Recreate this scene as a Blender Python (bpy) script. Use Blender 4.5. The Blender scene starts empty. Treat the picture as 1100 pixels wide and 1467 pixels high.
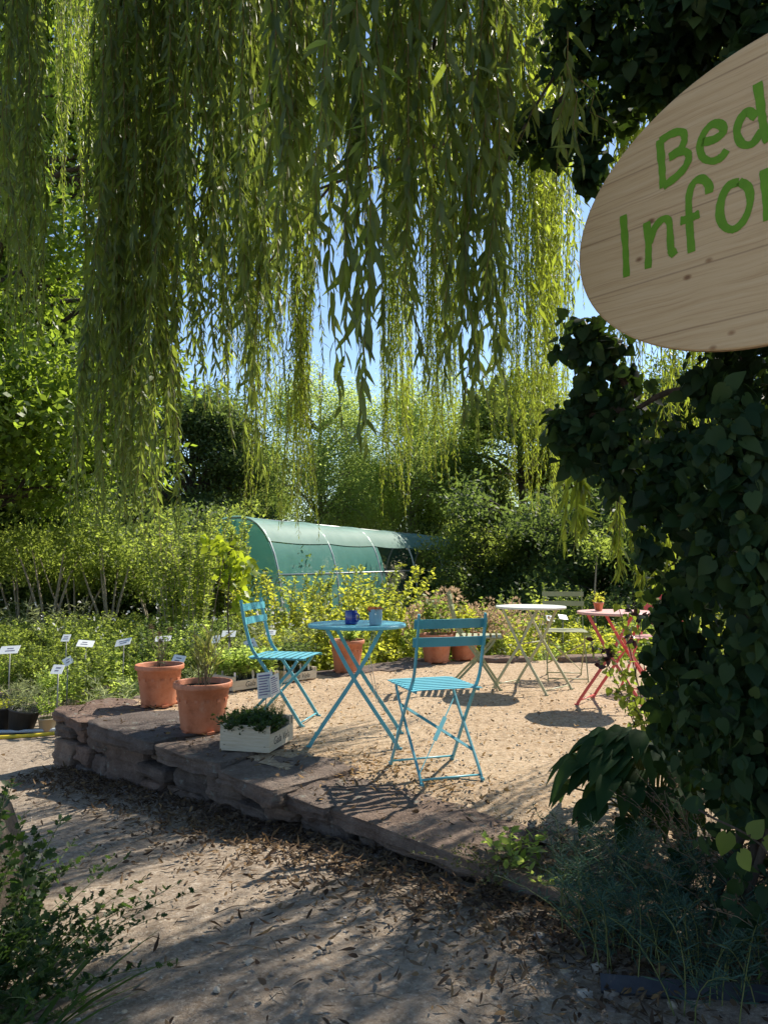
import bpy, bmesh, math, random
import numpy as np
from mathutils import Vector, Matrix, noise

random.seed(7)
RNG = np.random.default_rng(11)
SC = bpy.context.scene
COL = SC.collection
R = math.radians

# ------------------------------------------------------------------ camera
FPX, CAMZ, PITCH = 1102.0, 1.08, math.atan(72.5 / 1102)
cam_d = bpy.data.cameras.new("camera")
cam_d.sensor_fit = 'VERTICAL'
cam_d.sensor_height = 24.0
cam_d.lens = 24.0 * FPX / 1467.0
cam_d.clip_start, cam_d.clip_end = 0.05, 600
cam = bpy.data.objects.new("camera", cam_d)
COL.objects.link(cam)
cam.location = (0, 0, CAMZ)
cam.rotation_euler = (R(90) + PITCH, 0, 0)
SC.camera = cam


def ray(u, v):
    a, b = (u - 550) / FPX, (733.5 - v) / FPX
    d = np.array([a, math.cos(PITCH) - b * math.sin(PITCH), math.sin(PITCH) + b * math.cos(PITCH)])
    return d


def at(u, v, y):
    """point of the photograph's ray (u, v) at y metres in front of the camera"""
    d = ray(u, v)
    return np.array([0, 0, CAMZ]) + d * (y / d[1])


def gp(u, v, z=0.0):
    """point of the ray on the level z"""
    d = ray(u, v)
    return np.array([0, 0, CAMZ]) + d * ((z - CAMZ) / d[2])


# ------------------------------------------------------------------ render / light
SC.cycles.use_denoising = True
try:
    SC.cycles.denoiser = 'OPENIMAGEDENOISE'
    SC.cycles.denoising_input_passes = 'RGB_ALBEDO_NORMAL'
except Exception:
    pass
SC.cycles.max_bounces = 7
SC.cycles.diffuse_bounces = 4
SC.cycles.glossy_bounces = 2
SC.cycles.transmission_bounces = 5
SC.cycles.transparent_max_bounces = 6
SC.cycles.caustics_reflective = False
SC.cycles.caustics_refractive = False
SC.view_settings.view_transform = 'Standard'
SC.view_settings.look = 'None'
SC.view_settings.gamma = 1
SC.view_settings.exposure = 0.95

SUN = np.array([0.5, 0.5, 0.70])
SUN = SUN / np.linalg.norm(SUN)
sl = bpy.data.lights.new("sun", 'SUN')
sl.energy = 4.6
sl.angle = R(0.53)
sl.color = (1.0, 0.93, 0.80)
so = bpy.data.objects.new("sun", sl)
COL.objects.link(so)
so.rotation_euler = Vector(-SUN).to_track_quat('-Z', 'Y').to_euler()
so.location = (6, 6, 12)
W = bpy.data.worlds.new("World")
SC.world = W
W.use_nodes = True
nt = W.node_tree
sky = nt.nodes.new('ShaderNodeTexSky')
sky.sky_type = 'NISHITA'
sky.sun_disc = False
sky.sun_elevation = math.asin(SUN[2])
sky.sun_rotation = math.atan2(SUN[0], SUN[1])
sky.air_density = 1.0
sky.dust_density = 0.15
sky.ozone_density = 2.6
nt.links.new(sky.outputs[0], nt.nodes['Background'].inputs[0])
nt.nodes['Background'].inputs[1].default_value = 0.105


# ------------------------------------------------------------------ materials
def new_mat(name):
    m = bpy.data.materials.new(name)
    m.use_nodes = True
    t = m.node_tree
    return m, t, t.nodes['Principled BSDF']


def ramp(t, fac, cols, pos=None):
    r = t.nodes.new('ShaderNodeValToRGB')
    e = r.color_ramp.elements
    n = len(cols)
    while len(e) < n:
        e.new(0.5)
    for i, c in enumerate(cols):
        e[i].position = pos[i] if pos else i / (n - 1)
        e[i].color = (*c, 1)
    t.links.new(fac, r.inputs[0])
    return r.outputs[0]


def tex_noise(t, scale, detail=6, rough=.6, coord='Object', vec=None, scl=None):
    n = t.nodes.new('ShaderNodeTexNoise')
    n.inputs['Scale'].default_value = scale
    n.inputs['Detail'].default_value = detail
    n.inputs['Roughness'].default_value = rough
    if vec is None:
        tc = t.nodes.new('ShaderNodeTexCoord')
        vec = tc.outputs[coord]
    if scl:
        mp = t.nodes.new('ShaderNodeMapping')
        mp.inputs['Scale'].default_value = scl
        t.links.new(vec, mp.inputs[0])
        vec = mp.outputs[0]
    t.links.new(vec, n.inputs['Vector'])
    return n.outputs[0]


def mixc(t, fac, a, b, mode='MIX'):
    m = t.nodes.new('ShaderNodeMix')
    m.data_type = 'RGBA'
    m.blend_type = mode
    for sock, val in ((m.inputs[0], fac), (m.inputs[6], a), (m.inputs[7], b)):
        if hasattr(val, 'is_output'):
            t.links.new(val, sock)
        elif isinstance(val, (int, float)):
            sock.default_value = val
        else:
            sock.default_value = (*val, 1)
    return m.outputs[2]


def bump(t, bsdf, h, strength=.5, dist=.01):
    b = t.nodes.new('ShaderNodeBump')
    b.inputs['Strength'].default_value = strength
    b.inputs['Distance'].default_value = dist
    t.links.new(h, b.inputs['Height'])
    t.links.new(b.outputs[0], bsdf.inputs['Normal'])


def leaf_mat(name, cols, trans, tfac=.42, rough=.45, spec=.35):
    m, t, p = new_mat(name)
    g = t.nodes.new('ShaderNodeNewGeometry')
    c = ramp(t, g.outputs['Random Per Island'], cols)
    t.links.new(c, p.inputs['Base Color'])
    p.inputs['Roughness'].default_value = rough
    p.inputs['Specular IOR Level'].default_value = spec
    tr = t.nodes.new('ShaderNodeBsdfTranslucent')
    k = ramp(t, g.outputs['Random Per Island'], [tuple(x * .75 for x in trans), trans, tuple(min(1, x * 1.25) for x in trans)])
    t.links.new(k, tr.inputs[0])
    mx = t.nodes.new('ShaderNodeMixShader')
    mx.inputs[0].default_value = tfac
    t.links.new(p.outputs[0], mx.inputs[1])
    t.links.new(tr.outputs[0], mx.inputs[2])
    t.links.new(mx.outputs[0], t.nodes['Material Output'].inputs[0])
    return m


def plain_mat(name, c1, c2, scale=6, rough=.6, spec=.4, bstr=0, bscale=60, metal=0):
    m, t, p = new_mat(name)
    n = tex_noise(t, scale)
    t.links.new(ramp(t, n, [c1, c2], [.3, .7]), p.inputs['Base Color'])
    p.inputs['Roughness'].default_value = rough
    p.inputs['Specular IOR Level'].default_value = spec
    p.inputs['Metallic'].default_value = metal
    if bstr:
        bump(t, p, tex_noise(t, bscale), bstr, .004)
    return m


def paint_mat(name, c, worn, rough=.38):
    m, t, p = new_mat(name)
    n = tex_noise(t, 9, 8, .7)
    n2 = tex_noise(t, 90, 4, .7)
    a = ramp(t, n, [tuple(x * .86 for x in c), c, tuple(min(1, x * 1.1) for x in c)], [.3, .5, .7])
    f = ramp(t, n2, [(0, 0, 0), (0, 0, 0), (1, 1, 1)], [0, .68, .76])
    a = mixc(t, f, a, worn)
    f2 = ramp(t, tex_noise(t, 38, 7, .8), [(0, 0, 0), (0, 0, 0), (1, 1, 1)], [0, .66, .71])
    t.links.new(mixc(t, f2, a, (.13, .07, .04)), p.inputs['Base Color'])
    p.inputs['Roughness'].default_value = rough
    p.inputs['Specular IOR Level'].default_value = .4
    bump(t, p, n2, .08, .001)
    return m


def ground_mat(name, cols, pebble, fine=70, big=.7, grit=.35, bs=.6):
    m, t, p = new_mat(name)
    tc = t.nodes.new('ShaderNodeTexCoord')
    o = tc.outputs['Object']
    n1 = tex_noise(t, big, 6, .65, vec=o)
    n2 = tex_noise(t, fine, 6, .75, vec=o)
    base = ramp(t, n1, cols, [.3 + .4 * i / (len(cols) - 1) for i in range(len(cols))])
    v = t.nodes.new('ShaderNodeTexVoronoi')
    v.inputs['Scale'].default_value = 85
    t.links.new(o, v.inputs['Vector'])
    sep = t.nodes.new('ShaderNodeSeparateColor')
    t.links.new(v.outputs['Color'], sep.inputs[0])
    peb = ramp(t, sep.outputs[0], pebble)
    f = ramp(t, n2, [(0, 0, 0), (1, 1, 1)], [.42, .6])
    c = mixc(t, f, base, peb)
    dirt = ramp(t, tex_noise(t, 22, 6, .75, vec=o), [(.5, .46, .42), (1, 1, 1)], [.34, .56])
    c = mixc(t, .8, c, dirt, 'MULTIPLY')
    t.links.new(c, p.inputs['Base Color'])
    p.inputs['Roughness'].default_value = .95
    p.inputs['Specular IOR Level'].default_value = .15
    h = t.nodes.new('ShaderNodeMath')
    h.operation = 'MULTIPLY_ADD'
    t.links.new(sep.outputs[1], h.inputs[0])
    h.inputs[1].default_value = grit
    t.links.new(n2, h.inputs[2])
    h2 = t.nodes.new('ShaderNodeMath')
    h2.operation = 'ADD'
    t.links.new(h.outputs[0], h2.inputs[0])
    t.links.new(tex_noise(t, 190, 3, .7, vec=o), h2.inputs[1])
    bump(t, p, h2.outputs[0], bs, .010)
    return m


def stone_mat(name, cols):
    m, t, p = new_mat(name)
    oi = t.nodes.new('ShaderNodeObjectInfo')
    tc = t.nodes.new('ShaderNodeTexCoord')
    o = tc.outputs['Object']
    n1 = tex_noise(t, 5, 8, .7, vec=o)
    st = tex_noise(t, 3.5, 6, .7, vec=o, scl=(1, 1, 9))
    fine = tex_noise(t, 60, 6, .75, vec=o)
    c = ramp(t, n1, cols, [.28 + .44 * i / (len(cols) - 1) for i in range(len(cols))])
    c = mixc(t, .45, c, ramp(t, st, [(.45, .4, .38), (1.1, 1.05, 1)], [.3, .7]), 'MULTIPLY')
    c = mixc(t, .95, c, ramp(t, oi.outputs['Random'], [(.62, .60, .62), (1.22, 1.04, .96), (.80, .78, .80), (1.5, 1.34, 1.2), (.74, .76, .80), (1.15, 1.1, 1.05)]), 'MULTIPLY')
    li = ramp(t, tex_noise(t, 14, 5, .7, vec=o), [(0, 0, 0), (1, 1, 1)], [.6, .68])
    c = mixc(t, li, c, (.30, .30, .26))
    c = mixc(t, .6, c, ramp(t, fine, [(.6, .6, .6), (1.1, 1.1, 1.1)], [.35, .6]), 'MULTIPLY')
    t.links.new(c, p.inputs['Base Color'])
    p.inputs['Roughness'].default_value = .9
    p.inputs['Specular IOR Level'].default_value = .2
    a = t.nodes.new('ShaderNodeMath')
    a.operation = 'ADD'
    t.links.new(fine, a.inputs[0])
    t.links.new(st, a.inputs[1])
    bump(t, p, a.outputs[0], 1.0, .032)
    return m


def bark_mat(name, c1, c2, sc=14):
    m, t, p = new_mat(name)
    n = tex_noise(t, sc, 8, .75, scl=(1, 1, .22))
    t.links.new(ramp(t, n, [c1, c2], [.35, .65]), p.inputs['Base Color'])
    p.inputs['Roughness'].default_value = .92
    bump(t, p, n, 1, .03)
    return m


def wood_sign_mat(name):
    m, t, p = new_mat(name)
    tc = t.nodes.new('ShaderNodeTexCoord')
    o = tc.outputs['Object']
    # warped long grain along local x
    w = tex_noise(t, 2.2, 4, .5, vec=o, scl=(.8, 1, 1))
    mp = t.nodes.new('ShaderNodeMapping')
    mp.inputs['Scale'].default_value = (1.2, 1, 1)
    t.links.new(o, mp.inputs[0])
    ad = t.nodes.new('ShaderNodeVectorMath')
    ad.operation = 'MULTIPLY_ADD'
    cmb = t.nodes.new('ShaderNodeCombineXYZ')
    t.links.new(w, cmb.inputs[1])
    ad.inputs[1].default_value = (0, .05, 0)
    t.links.new(cmb.outputs[0], ad.inputs[0])
    t.links.new(mp.outputs[0], ad.inputs[2])
    g = tex_noise(t, 4, 9, .72, vec=ad.outputs[0], scl=(.5, 15, 15))
    g2 = tex_noise(t, 5, 8, .7, vec=ad.outputs[0], scl=(.28, 34, 34))
    c = ramp(t, g, [(.45, .29, .145), (.56, .39, .215), (.61, .45, .27)], [.3, .5, .7])
    c = mixc(t, .8, c, ramp(t, g2, [(.66, .57, .5), (1, 1, 1)], [.32, .46]), 'MULTIPLY')
    # knots
    v = t.nodes.new('ShaderNodeTexVoronoi')
    v.inputs['Scale'].default_value = 10
    mk = t.nodes.new('ShaderNodeMapping')
    mk.inputs['Scale'].default_value = (.8, 1.25, .001)
    t.links.new(o, mk.inputs[0])
    t.links.new(mk.outputs[0], v.inputs['Vector'])
    kn = ramp(t, v.outputs['Distance'], [(.25, .14, .09), (.5, .38, .3), (1, 1, 1)], [.05, .075, .13])
    c = mixc(t, .85, c, kn, 'MULTIPLY')
    # plank joints
    s = t.nodes.new('ShaderNodeSeparateXYZ')
    t.links.new(o, s.inputs[0])
    mm = t.nodes.new('ShaderNodeMath')
    mm.operation = 'PINGPONG'
    mm.inputs[1].default_value = .085
    t.links.new(s.outputs[1], mm.inputs[0])
    j = ramp(t, mm.outputs[0], [(.3, .22, .17), (1, 1, 1)], [.0006, .0022])
    c = mixc(t, .55, c, j, 'MULTIPLY')
    t.links.new(c, p.inputs['Base Color'])
    p.inputs['Roughness'].default_value = .7
    bump(t, p, g2, .3, .003)
    return m


M = {}
M['willow'] = leaf_mat('willow_leaf', [(.045, .080, .014), (.070, .110, .022), (.105, .135, .034)], (.46, .56, .05), .5, .45)
M['willow_near'] = leaf_mat('willow_leaf_shaded', [(.036, .062, .018), (.060, .090, .026), (.090, .120, .060)], (.38, .48, .06), .47, .45)  # same willow leaf, darker: shade on these strands put into the colour
M['ivy'] = leaf_mat('ivy_leaf', [(.007, .020, .008), (.009, .027, .010), (.013, .034, .012), (.020, .045, .015), (.042, .066, .020)], (.09, .16, .02), .2, .58, .16)
M['maple'] = leaf_mat('broad_leaf', [(.034, .070, .012), (.056, .098, .016), (.085, .128, .024)], (.38, .52, .045), .47, .45)
M['dark'] = leaf_mat('dark_leaf', [(.034, .060, .022), (.052, .084, .030), (.075, .106, .042)], (.22, .31, .06), .42, .55, .2)
M['mid'] = leaf_mat('mid_leaf', [(.075, .110, .026), (.105, .145, .036), (.140, .170, .056)], (.42, .52, .08), .5, .55, .2)
M['pale'] = leaf_mat('pale_leaf', [(.135, .190, .060), (.175, .230, .080), (.215, .265, .105)], (.62, .76, .18), .54, .6, .2)
M['lime'] = leaf_mat('lime_leaf', [(.130, .175, .022), (.185, .220, .030), (.240, .240, .045)], (.68, .70, .07), .5, .5, .25)
M['herb'] = leaf_mat('herb_leaf', [(.110, .180, .036), (.160, .235, .058), (.215, .275, .095)], (.66, .82, .16), .5, .5, .25)
M['greyherb'] = leaf_mat('grey_leaf', [(.140, .172, .090), (.185, .210, .125), (.230, .245, .160)], (.48, .54, .22), .45, .6, .2)
M['parsley'] = leaf_mat('parsley_leaf', [(.010, .026, .007), (.016, .038, .009), (.026, .052, .013)], (.09, .17, .025), .35, .5, .25)
M['hosta'] = leaf_mat('hosta_leaf', [(.012, .034, .011), (.018, .045, .015), (.027, .057, .02)], (.10, .20, .03), .28, .7, .12)
M['spurge'] = leaf_mat('spurge_leaf', [(.026, .062, .046), (.038, .080, .060), (.055, .098, .075)], (.10, .20, .11), .3, .6, .2)
M['dryplant'] = leaf_mat('dry_leaf', [(.075, .05, .032), (.115, .078, .05), (.16, .115, .075)], (.14, .10, .06), .3, .8, .1)
M['pinkdry'] = leaf_mat('pink_flower_head', [(.40, .24, .16), (.50, .34, .21), (.54, .44, .28)], (.56, .40, .24), .4, .8, .1)
M['litter'] = leaf_mat('fallen_leaf', [(.045, .030, .022), (.085, .056, .038), (.15, .105, .068), (.24, .15, .07)], (.16, .10, .05), .2, .85, .1)
M['white_fl'] = leaf_mat('white_flower', [(.6, .6, .58), (.75, .75, .7), (.8, .75, .7)], (.6, .6, .55), .35, .6)
M['barberry'] = leaf_mat('shrub_leaf', [(.034, .062, .016), (.058, .088, .020), (.095, .120, .028)], (.38, .48, .05), .45, .4)
M['purpleleaf'] = leaf_mat('purple_leaf', [(.020, .016, .020), (.035, .022, .026), (.05, .03, .03)], (.10, .03, .03), .3, .4)
M['lightshrub'] = leaf_mat('light_shrub_leaf', [(.095, .140, .030), (.135, .180, .045), (.180, .215, .070)], (.56, .66, .10), .5, .5, .25)
M['twig'] = plain_mat('willow_twig', (.16, .11, .03), (.22, .15, .05), 20, .7)
M['stem'] = plain_mat('green_stem', (.09, .12, .03), (.16, .17, .06), 20, .7)
M['drystem'] = plain_mat('dry_stem', (.13, .09, .06), (.22, .16, .10), 20, .85)
M['vine'] = bark_mat('vine_bark', (.05, .036, .026), (.12, .09, .065), 40)
M['bark'] = bark_mat('willow_bark', (.05, .04, .03), (.15, .115, .085))
M['palebark'] = bark_mat('pale_bark', (.22, .18, .13), (.40, .34, .26), 20)
M['darkbark'] = bark_mat('dark_bark', (.035, .028, .02), (.09, .07, .05))
M['path'] = ground_mat('path_gravel', [(.22, .168, .122), (.31, .24, .178), (.39, .31, .235)], [(.16, .13, .105), (.39, .325, .26), (.31, .255, .20), (.52, .45, .37)])
M['terrace'] = ground_mat('terrace_gravel', [(.41, .285, .175), (.54, .395, .26), (.60, .46, .32)], [(.24, .16, .10), (.62, .48, .33), (.50, .33, .19), (.76, .64, .49)], 46, 1.3, .5, .9)
M['soil'] = plain_mat('potting_soil', (.025, .018, .012), (.06, .045, .032), 40, .95, .1, .8, 90)
M['stone'] = stone_mat('red_sandstone', [(.15, .116, .098), (.245, .195, .165), (.34, .285, .245)])
M['pebble'] = stone_mat('pebble_stone', [(.24, .2, .17), (.38, .33, .28), (.5, .45, .39)])
m, t, p = new_mat('terracotta_plastic')
_a = ramp(t, tex_noise(t, 7, 8, .7), [(.40, .115, .046), (.50, .175, .085), (.53, .22, .13)], [.32, .52, .72])
_l = ramp(t, tex_noise(t, 9, 8, .75, scl=(1, 1, .3)), [(0, 0, 0), (.55, .55, .55)], [.58, .74])
_d = ramp(t, tex_noise(t, 16, 6, .75), [(.62, .55, .5), (1, 1, 1)], [.33, .5])
t.links.new(mixc(t, .7, mixc(t, _l, _a, (.55, .40, .30)), _d, 'MULTIPLY'), p.inputs['Base Color'])
p.inputs['Roughness'].default_value = .62
bump(t, p, tex_noise(t, 90), .25, .004)
M['terracotta'] = m
M['blue'] = paint_mat('blue_paint', (.105, .37, .44), (.22, .46, .52))
M['bluelit'] = paint_mat('blue_sunlit_paint', (.13, .43, .53), (.28, .55, .62))  # lighter copy of the blue, painting sunlight onto seats and tabletop
M['cream'] = paint_mat('cream_paint', (.42, .42, .27), (.5, .5, .38))
M['whitetop'] = paint_mat('white_top_paint', (.70, .70, .62), (.6, .6, .52))
M['sage'] = paint_mat('sage_paint', (.28, .30, .17), (.36, .38, .26))
M['red'] = paint_mat('coral_paint', (.62, .095, .085), (.66, .25, .22))
M['redglare'] = paint_mat('coral_glare_paint', (.70, .40, .36), (.75, .55, .5))  # washed-out coral: glare painted into tabletop and seat colour
M['zinc'] = plain_mat('zinc_metal', (.45, .47, .46), (.55, .57, .56), 12, .45, .5, 0, 60, .6)
M['darkblue'] = plain_mat('blue_glaze', (.012, .030, .20), (.018, .042, .27), 8, .14, .6)
M['greyblue'] = plain_mat('grey_blue_glaze', (.22, .34, .42), (.30, .42, .50), 8, .4, .5)
M['rivet'] = plain_mat('white_button', (.75, .75, .72), (.8, .8, .78), 8, .4)
M['crate'] = None
M['ink'] = plain_mat('dark_print', (.05, .05, .045), (.09, .09, .08), 30, .8)
M['label'] = plain_mat('white_plastic_label', (.72, .73, .72), (.80, .81, .80), 5, .4)
M['labelink'] = plain_mat('label_print', (.14, .13, .17), (.22, .2, .26), 30, .8)
M['purpleink'] = plain_mat('violet_print', (.12, .10, .25), (.2, .17, .34), 30, .8)
M['stake'] = plain_mat('grey_steel_stake', (.16, .16, .15), (.24, .24, .23), 20, .5, .5, 0, 60, .5)
M['blackpot'] = plain_mat('black_plastic', (.022, .022, .024), (.04, .04, .042), 12, .5)
M['greenpaint'] = plain_mat('green_brush_paint', (.10, .235, .012), (.14, .30, .018), 14, .65, .3, .3, 60)
M['hosey'] = plain_mat('yellow_hose_rubber', (.62, .46, .03), (.68, .52, .05), 8, .45)
M['hoseb'] = plain_mat('grey_hose_rubber', (.36, .42, .50), (.45, .5, .56), 8, .5)
M['edging'] = plain_mat('dark_edging_plastic', (.028, .032, .042), (.05, .055, .065), 10, .6, .3, .4, 40)
M['signwood'] = wood_sign_mat('pine_boards')

m, t, p = new_mat('pale_crate_wood')
_g = tex_noise(t, 6, 8, .7, scl=(1.5, 1.5, 22))
t.links.new(ramp(t, _g, [(.44, .36, .25), (.60, .53, .41)], [.3, .7]), p.inputs['Base Color'])
p.inputs['Roughness'].default_value = .8
bump(t, p, _g, .3, .003)
M['crate'] = m

# shade net: woven green mesh that lets part of the light through
m, t, p = new_mat('green_shade_net')
_n = tex_noise(t, 3, 5, .6)
t.links.new(ramp(t, _n, [(.075, .27, .225), (.11, .35, .30)], [.3, .7]), p.inputs['Base Color'])
p.inputs['Roughness'].default_value = .5
tl = t.nodes.new('ShaderNodeBsdfTranslucent')
tl.inputs[0].default_value = (.17, .52, .44, 1)
tp = t.nodes.new('ShaderNodeBsdfTransparent')
x1 = t.nodes.new('ShaderNodeMixShader')
x1.inputs[0].default_value = .4
x2 = t.nodes.new('ShaderNodeMixShader')
x2.inputs[0].default_value = .26
t.links.new(p.outputs[0], x1.inputs[1])
t.links.new(tl.outputs[0], x1.inputs[2])
t.links.new(x1.outputs[0], x2.inputs[1])
t.links.new(tp.outputs[0], x2.inputs[2])
t.links.new(x2.outputs[0], t.nodes['Material Output'].inputs[0])
M['net'] = m
m2 = m.copy()  # same net, lightened: sun on the roof painted into the colour
m2.name = 'green_net_sunlit'
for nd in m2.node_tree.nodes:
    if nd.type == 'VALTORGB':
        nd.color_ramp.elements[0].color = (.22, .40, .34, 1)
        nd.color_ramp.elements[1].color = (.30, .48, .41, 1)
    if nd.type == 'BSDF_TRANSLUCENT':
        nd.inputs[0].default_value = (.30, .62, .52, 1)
M['netlit'] = m2
m3 = m.copy()  # same net, darkened: shade inside the tunnel painted into the colour
m3.name = 'green_net_shaded'
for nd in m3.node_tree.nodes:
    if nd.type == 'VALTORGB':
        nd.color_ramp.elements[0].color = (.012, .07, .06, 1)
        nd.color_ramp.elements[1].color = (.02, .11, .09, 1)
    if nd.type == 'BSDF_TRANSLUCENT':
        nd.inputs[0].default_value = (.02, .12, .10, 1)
M['netshaded'] = m3


# ------------------------------------------------------------------ mesh building
def nrm(a):
    a = np.asarray(a, float)
    return a / np.maximum(np.linalg.norm(a, axis=-1, keepdims=True), 1e-9)


class MB:
    """collects vertices and faces (quads and tris); build() links them as ONE mesh object"""

    def __init__(s):
        s.v, s.f, s.n = [], [], 0

    def add(s, v, faces, mat=0, smooth=True):
        v = np.asarray(v, float).reshape(-1, 3)
        for f in (faces if isinstance(faces, list) else [faces]):
            f = np.asarray(f, int)
            if len(f):
                s.f.append((f + s.n, mat, smooth))
        s.v.append(v)
        s.n += len(v)
        return s

    def merge(s, o, mtx=None, mats=None):
        V = np.concatenate(o.v)
        if mtx is not None:
            A = np.array(mtx)
            V = V @ A[:3, :3].T + A[:3, 3]
        for f, mt, sm in o.f:
            s.f.append((f + s.n, mats[mt] if mats else mt, sm))
        s.v.append(V)
        s.n += len(V)

    def build(s, name, mats, parent=None):
        me = bpy.data.meshes.new(name)
        V = np.concatenate(s.v)
        me.vertices.add(len(V))
        me.vertices.foreach_set('co', V.astype(np.float32).ravel())
        loops = np.concatenate([f.ravel() for f, _, _ in s.f])
        tot = np.concatenate([np.full(len(f), f.shape[1]) for f, _, _ in s.f])
        mi = np.concatenate([np.full(len(f), mt) for f, mt, _ in s.f])
        sm = np.concatenate([np.full(len(f), b) for f, _, b in s.f])
        st = np.concatenate([[0], np.cumsum(tot)[:-1]])
        me.loops.add(len(loops))
        me.loops.foreach_set('vertex_index', loops.astype(np.int32))
        me.polygons.add(len(tot))
        me.polygons.foreach_set('loop_start', st.astype(np.int32))
        me.polygons.foreach_set('material_index', mi.astype(np.int32))
        me.polygons.foreach_set('use_smooth', sm.astype(bool))
        me.update(calc_edges=True)
        for m_ in (mats if isinstance(mats, (list, tuple)) else [mats]):
            me.materials.append(m_)
        o = bpy.data.objects.new(name, me)
        COL.objects.link(o)
        if parent:
            o.parent = parent
        return o

    # --- shapes
    def box(s, c, size, rot=None, mat=0):
        sx, sy, sz = [k / 2 for k in size]
        v = np.array([[x, y, z] for x in (-sx, sx) for y in (-sy, sy) for z in (-sz, sz)])
        if rot is not None:
            v = v @ np.array(rot).T
        f = [[0, 1, 3, 2], [4, 6, 7, 5], [0, 4, 5, 1], [2, 3, 7, 6], [0, 2, 6, 4], [1, 5, 7, 3]]
        return s.add(v + np.array(c), np.array(f), mat, False)

    def tube(s, P, r, seg=6, mat=0, cap=True):
        P = np.asarray(P, float)
        n = len(P)
        r = np.broadcast_to(np.asarray(r, float), (n,))
        T = nrm(np.gradient(P, axis=0))
        ref = np.array([0, 0, 1.]) if abs(T[:, 2]).mean() < .8 else np.array([1., 0, 0])
        A = nrm(np.cross(T, ref))
        B = np.cross(T, A)
        an = np.arange(seg) * 2 * math.pi / seg
        V = P[:, None] + r[:, None, None] * (np.cos(an)[None, :, None] * A[:, None] + np.sin(an)[None, :, None] * B[:, None])
        i = np.arange(n - 1)[:, None] * seg
        j = np.arange(seg)[None]
        k = (j + 1) % seg
        f = np.stack([i + j, i + k, i + seg + k, i + seg + j], -1).reshape(-1, 4)
        fs = [f]
        V = V.reshape(-1, 3)
        if cap:
            V = np.concatenate([V, P[:1], P[-1:]])
            c0, c1 = n * seg, n * seg + 1
            jj, kk = np.arange(seg), (np.arange(seg) + 1) % seg
            fs.append(np.stack([np.full(seg, c0), kk, jj], -1))
            fs.append(np.stack([np.full(seg, c1), jj + (n - 1) * seg, kk + (n - 1) * seg], -1))
        return s.add(V, fs, mat, True)

    def bar(s, P, wdir, w, t, mat=0):
        """flat bar: a rectangle w x t swept along P, its wide side along wdir"""
        P = np.asarray(P, float)
        n = len(P)
        T = nrm(np.gradient(P, axis=0))
        Wd = nrm(np.asarray(wdir, float) - (T @ np.asarray(wdir, float))[:, None] * T)
        N = np.cross(T, Wd)
        V = np.stack([P + Wd * w / 2 * a + N * t / 2 * b for a, b in ((-1, -1), (1, -1), (1, 1), (-1, 1))], 1).reshape(-1, 3)
        i = np.arange(n - 1)[:, None] * 4
        j = np.arange(4)[None]
        k = (j + 1) % 4
        f = np.stack([i + j, i + k, i + 4 + k, i + 4 + j], -1).reshape(-1, 4)
        f = np.concatenate([f, [[3, 2, 1, 0], [n * 4 - 4, n * 4 - 3, n * 4 - 2, n * 4 - 1]]])
        return s.add(V, f, mat, False)

    def lathe(s, prof, seg=40, c=(0, 0, 0), mat=0, smooth=True):
        prof = np.asarray(prof, float)
        n = len(prof)
        an = np.arange(seg) * 2 * math.pi / seg
        V = np.stack([prof[:, None, 0] * np.cos(an), prof[:, None, 0] * np.sin(an), np.repeat(prof[:, 1:2], seg, 1)], -1).reshape(-1, 3)
        i = np.arange(n - 1)[:, None] * seg
        j = np.arange(seg)[None]
        k = (j + 1) % seg
        f = np.stack([i + j, i + k, i + seg + k, i + seg + j], -1).reshape(-1, 4)
        return s.add(V + np.array(c), f, mat, smooth)


def leaf_tpl(ts, ws, cols=3, fold=.15, curl=.15, lobe=0, wave=0):
    """leaf blade of length 1 along y, half widths ws at ts; returns verts and quads"""
    v, f = [], []
    xs = {2: (-1, 1), 3: (-1, 0, 1)}[cols]
    for i, (tt, w) in enumerate(zip(ts, ws)):
        for x in xs:
            y = tt - (lobe * (1 - tt) ** 3 * abs(x))
            v.append((x * w, y, fold * abs(x) * w - curl * tt * tt + wave * math.sin(tt * 9) * x))
    c = len(xs)
    for i in range(len(ts) - 1):
        for j in range(c - 1):
            f.append((i * c + j, i * c + j + 1, (i + 1) * c + j + 1, (i + 1) * c + j))
    return np.array(v), np.array(f)


T_WIL = leaf_tpl([0, .14, .4, .7, 1], [.008, .07, .10, .06, .004], 3, .25, .22)
T_WIL2 = leaf_tpl([0, .4, 1], [.012, .082, .006], 2, 0, .2)
T_IVY = leaf_tpl([0, .12, .32, .58, .82, 1], [.10, .36, .44, .33, .15, .01], 3, .14, .18, .16)
T_OVAL = leaf_tpl([0, .25, .6, 1], [.04, .26, .25, .02], 3, .2, .2)
T_DIA = leaf_tpl([0, .45, 1], [.03, .27, .02], 2, 0, .18)
T_HOSTA = leaf_tpl([0, .08, .25, .45, .65, .85, 1], [.03, .22, .34, .35, .27, .12, .01], 3, .28, .55, .05, .012)
T_NARROW = leaf_tpl([0, .5, 1], [.03, .055, .006], 2, 0, .1)
T_BLADE = leaf_tpl([0, .2, .4, .6, .8, 1], [.012, .017, .018, .016, .011, .001], 2, 0, .42)
T_LOBED = leaf_tpl([0, .18, .3, .42, .6, .72, 1], [.03, .34, .18, .42, .16, .24, .02], 3, .1, .1, .1)


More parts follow.
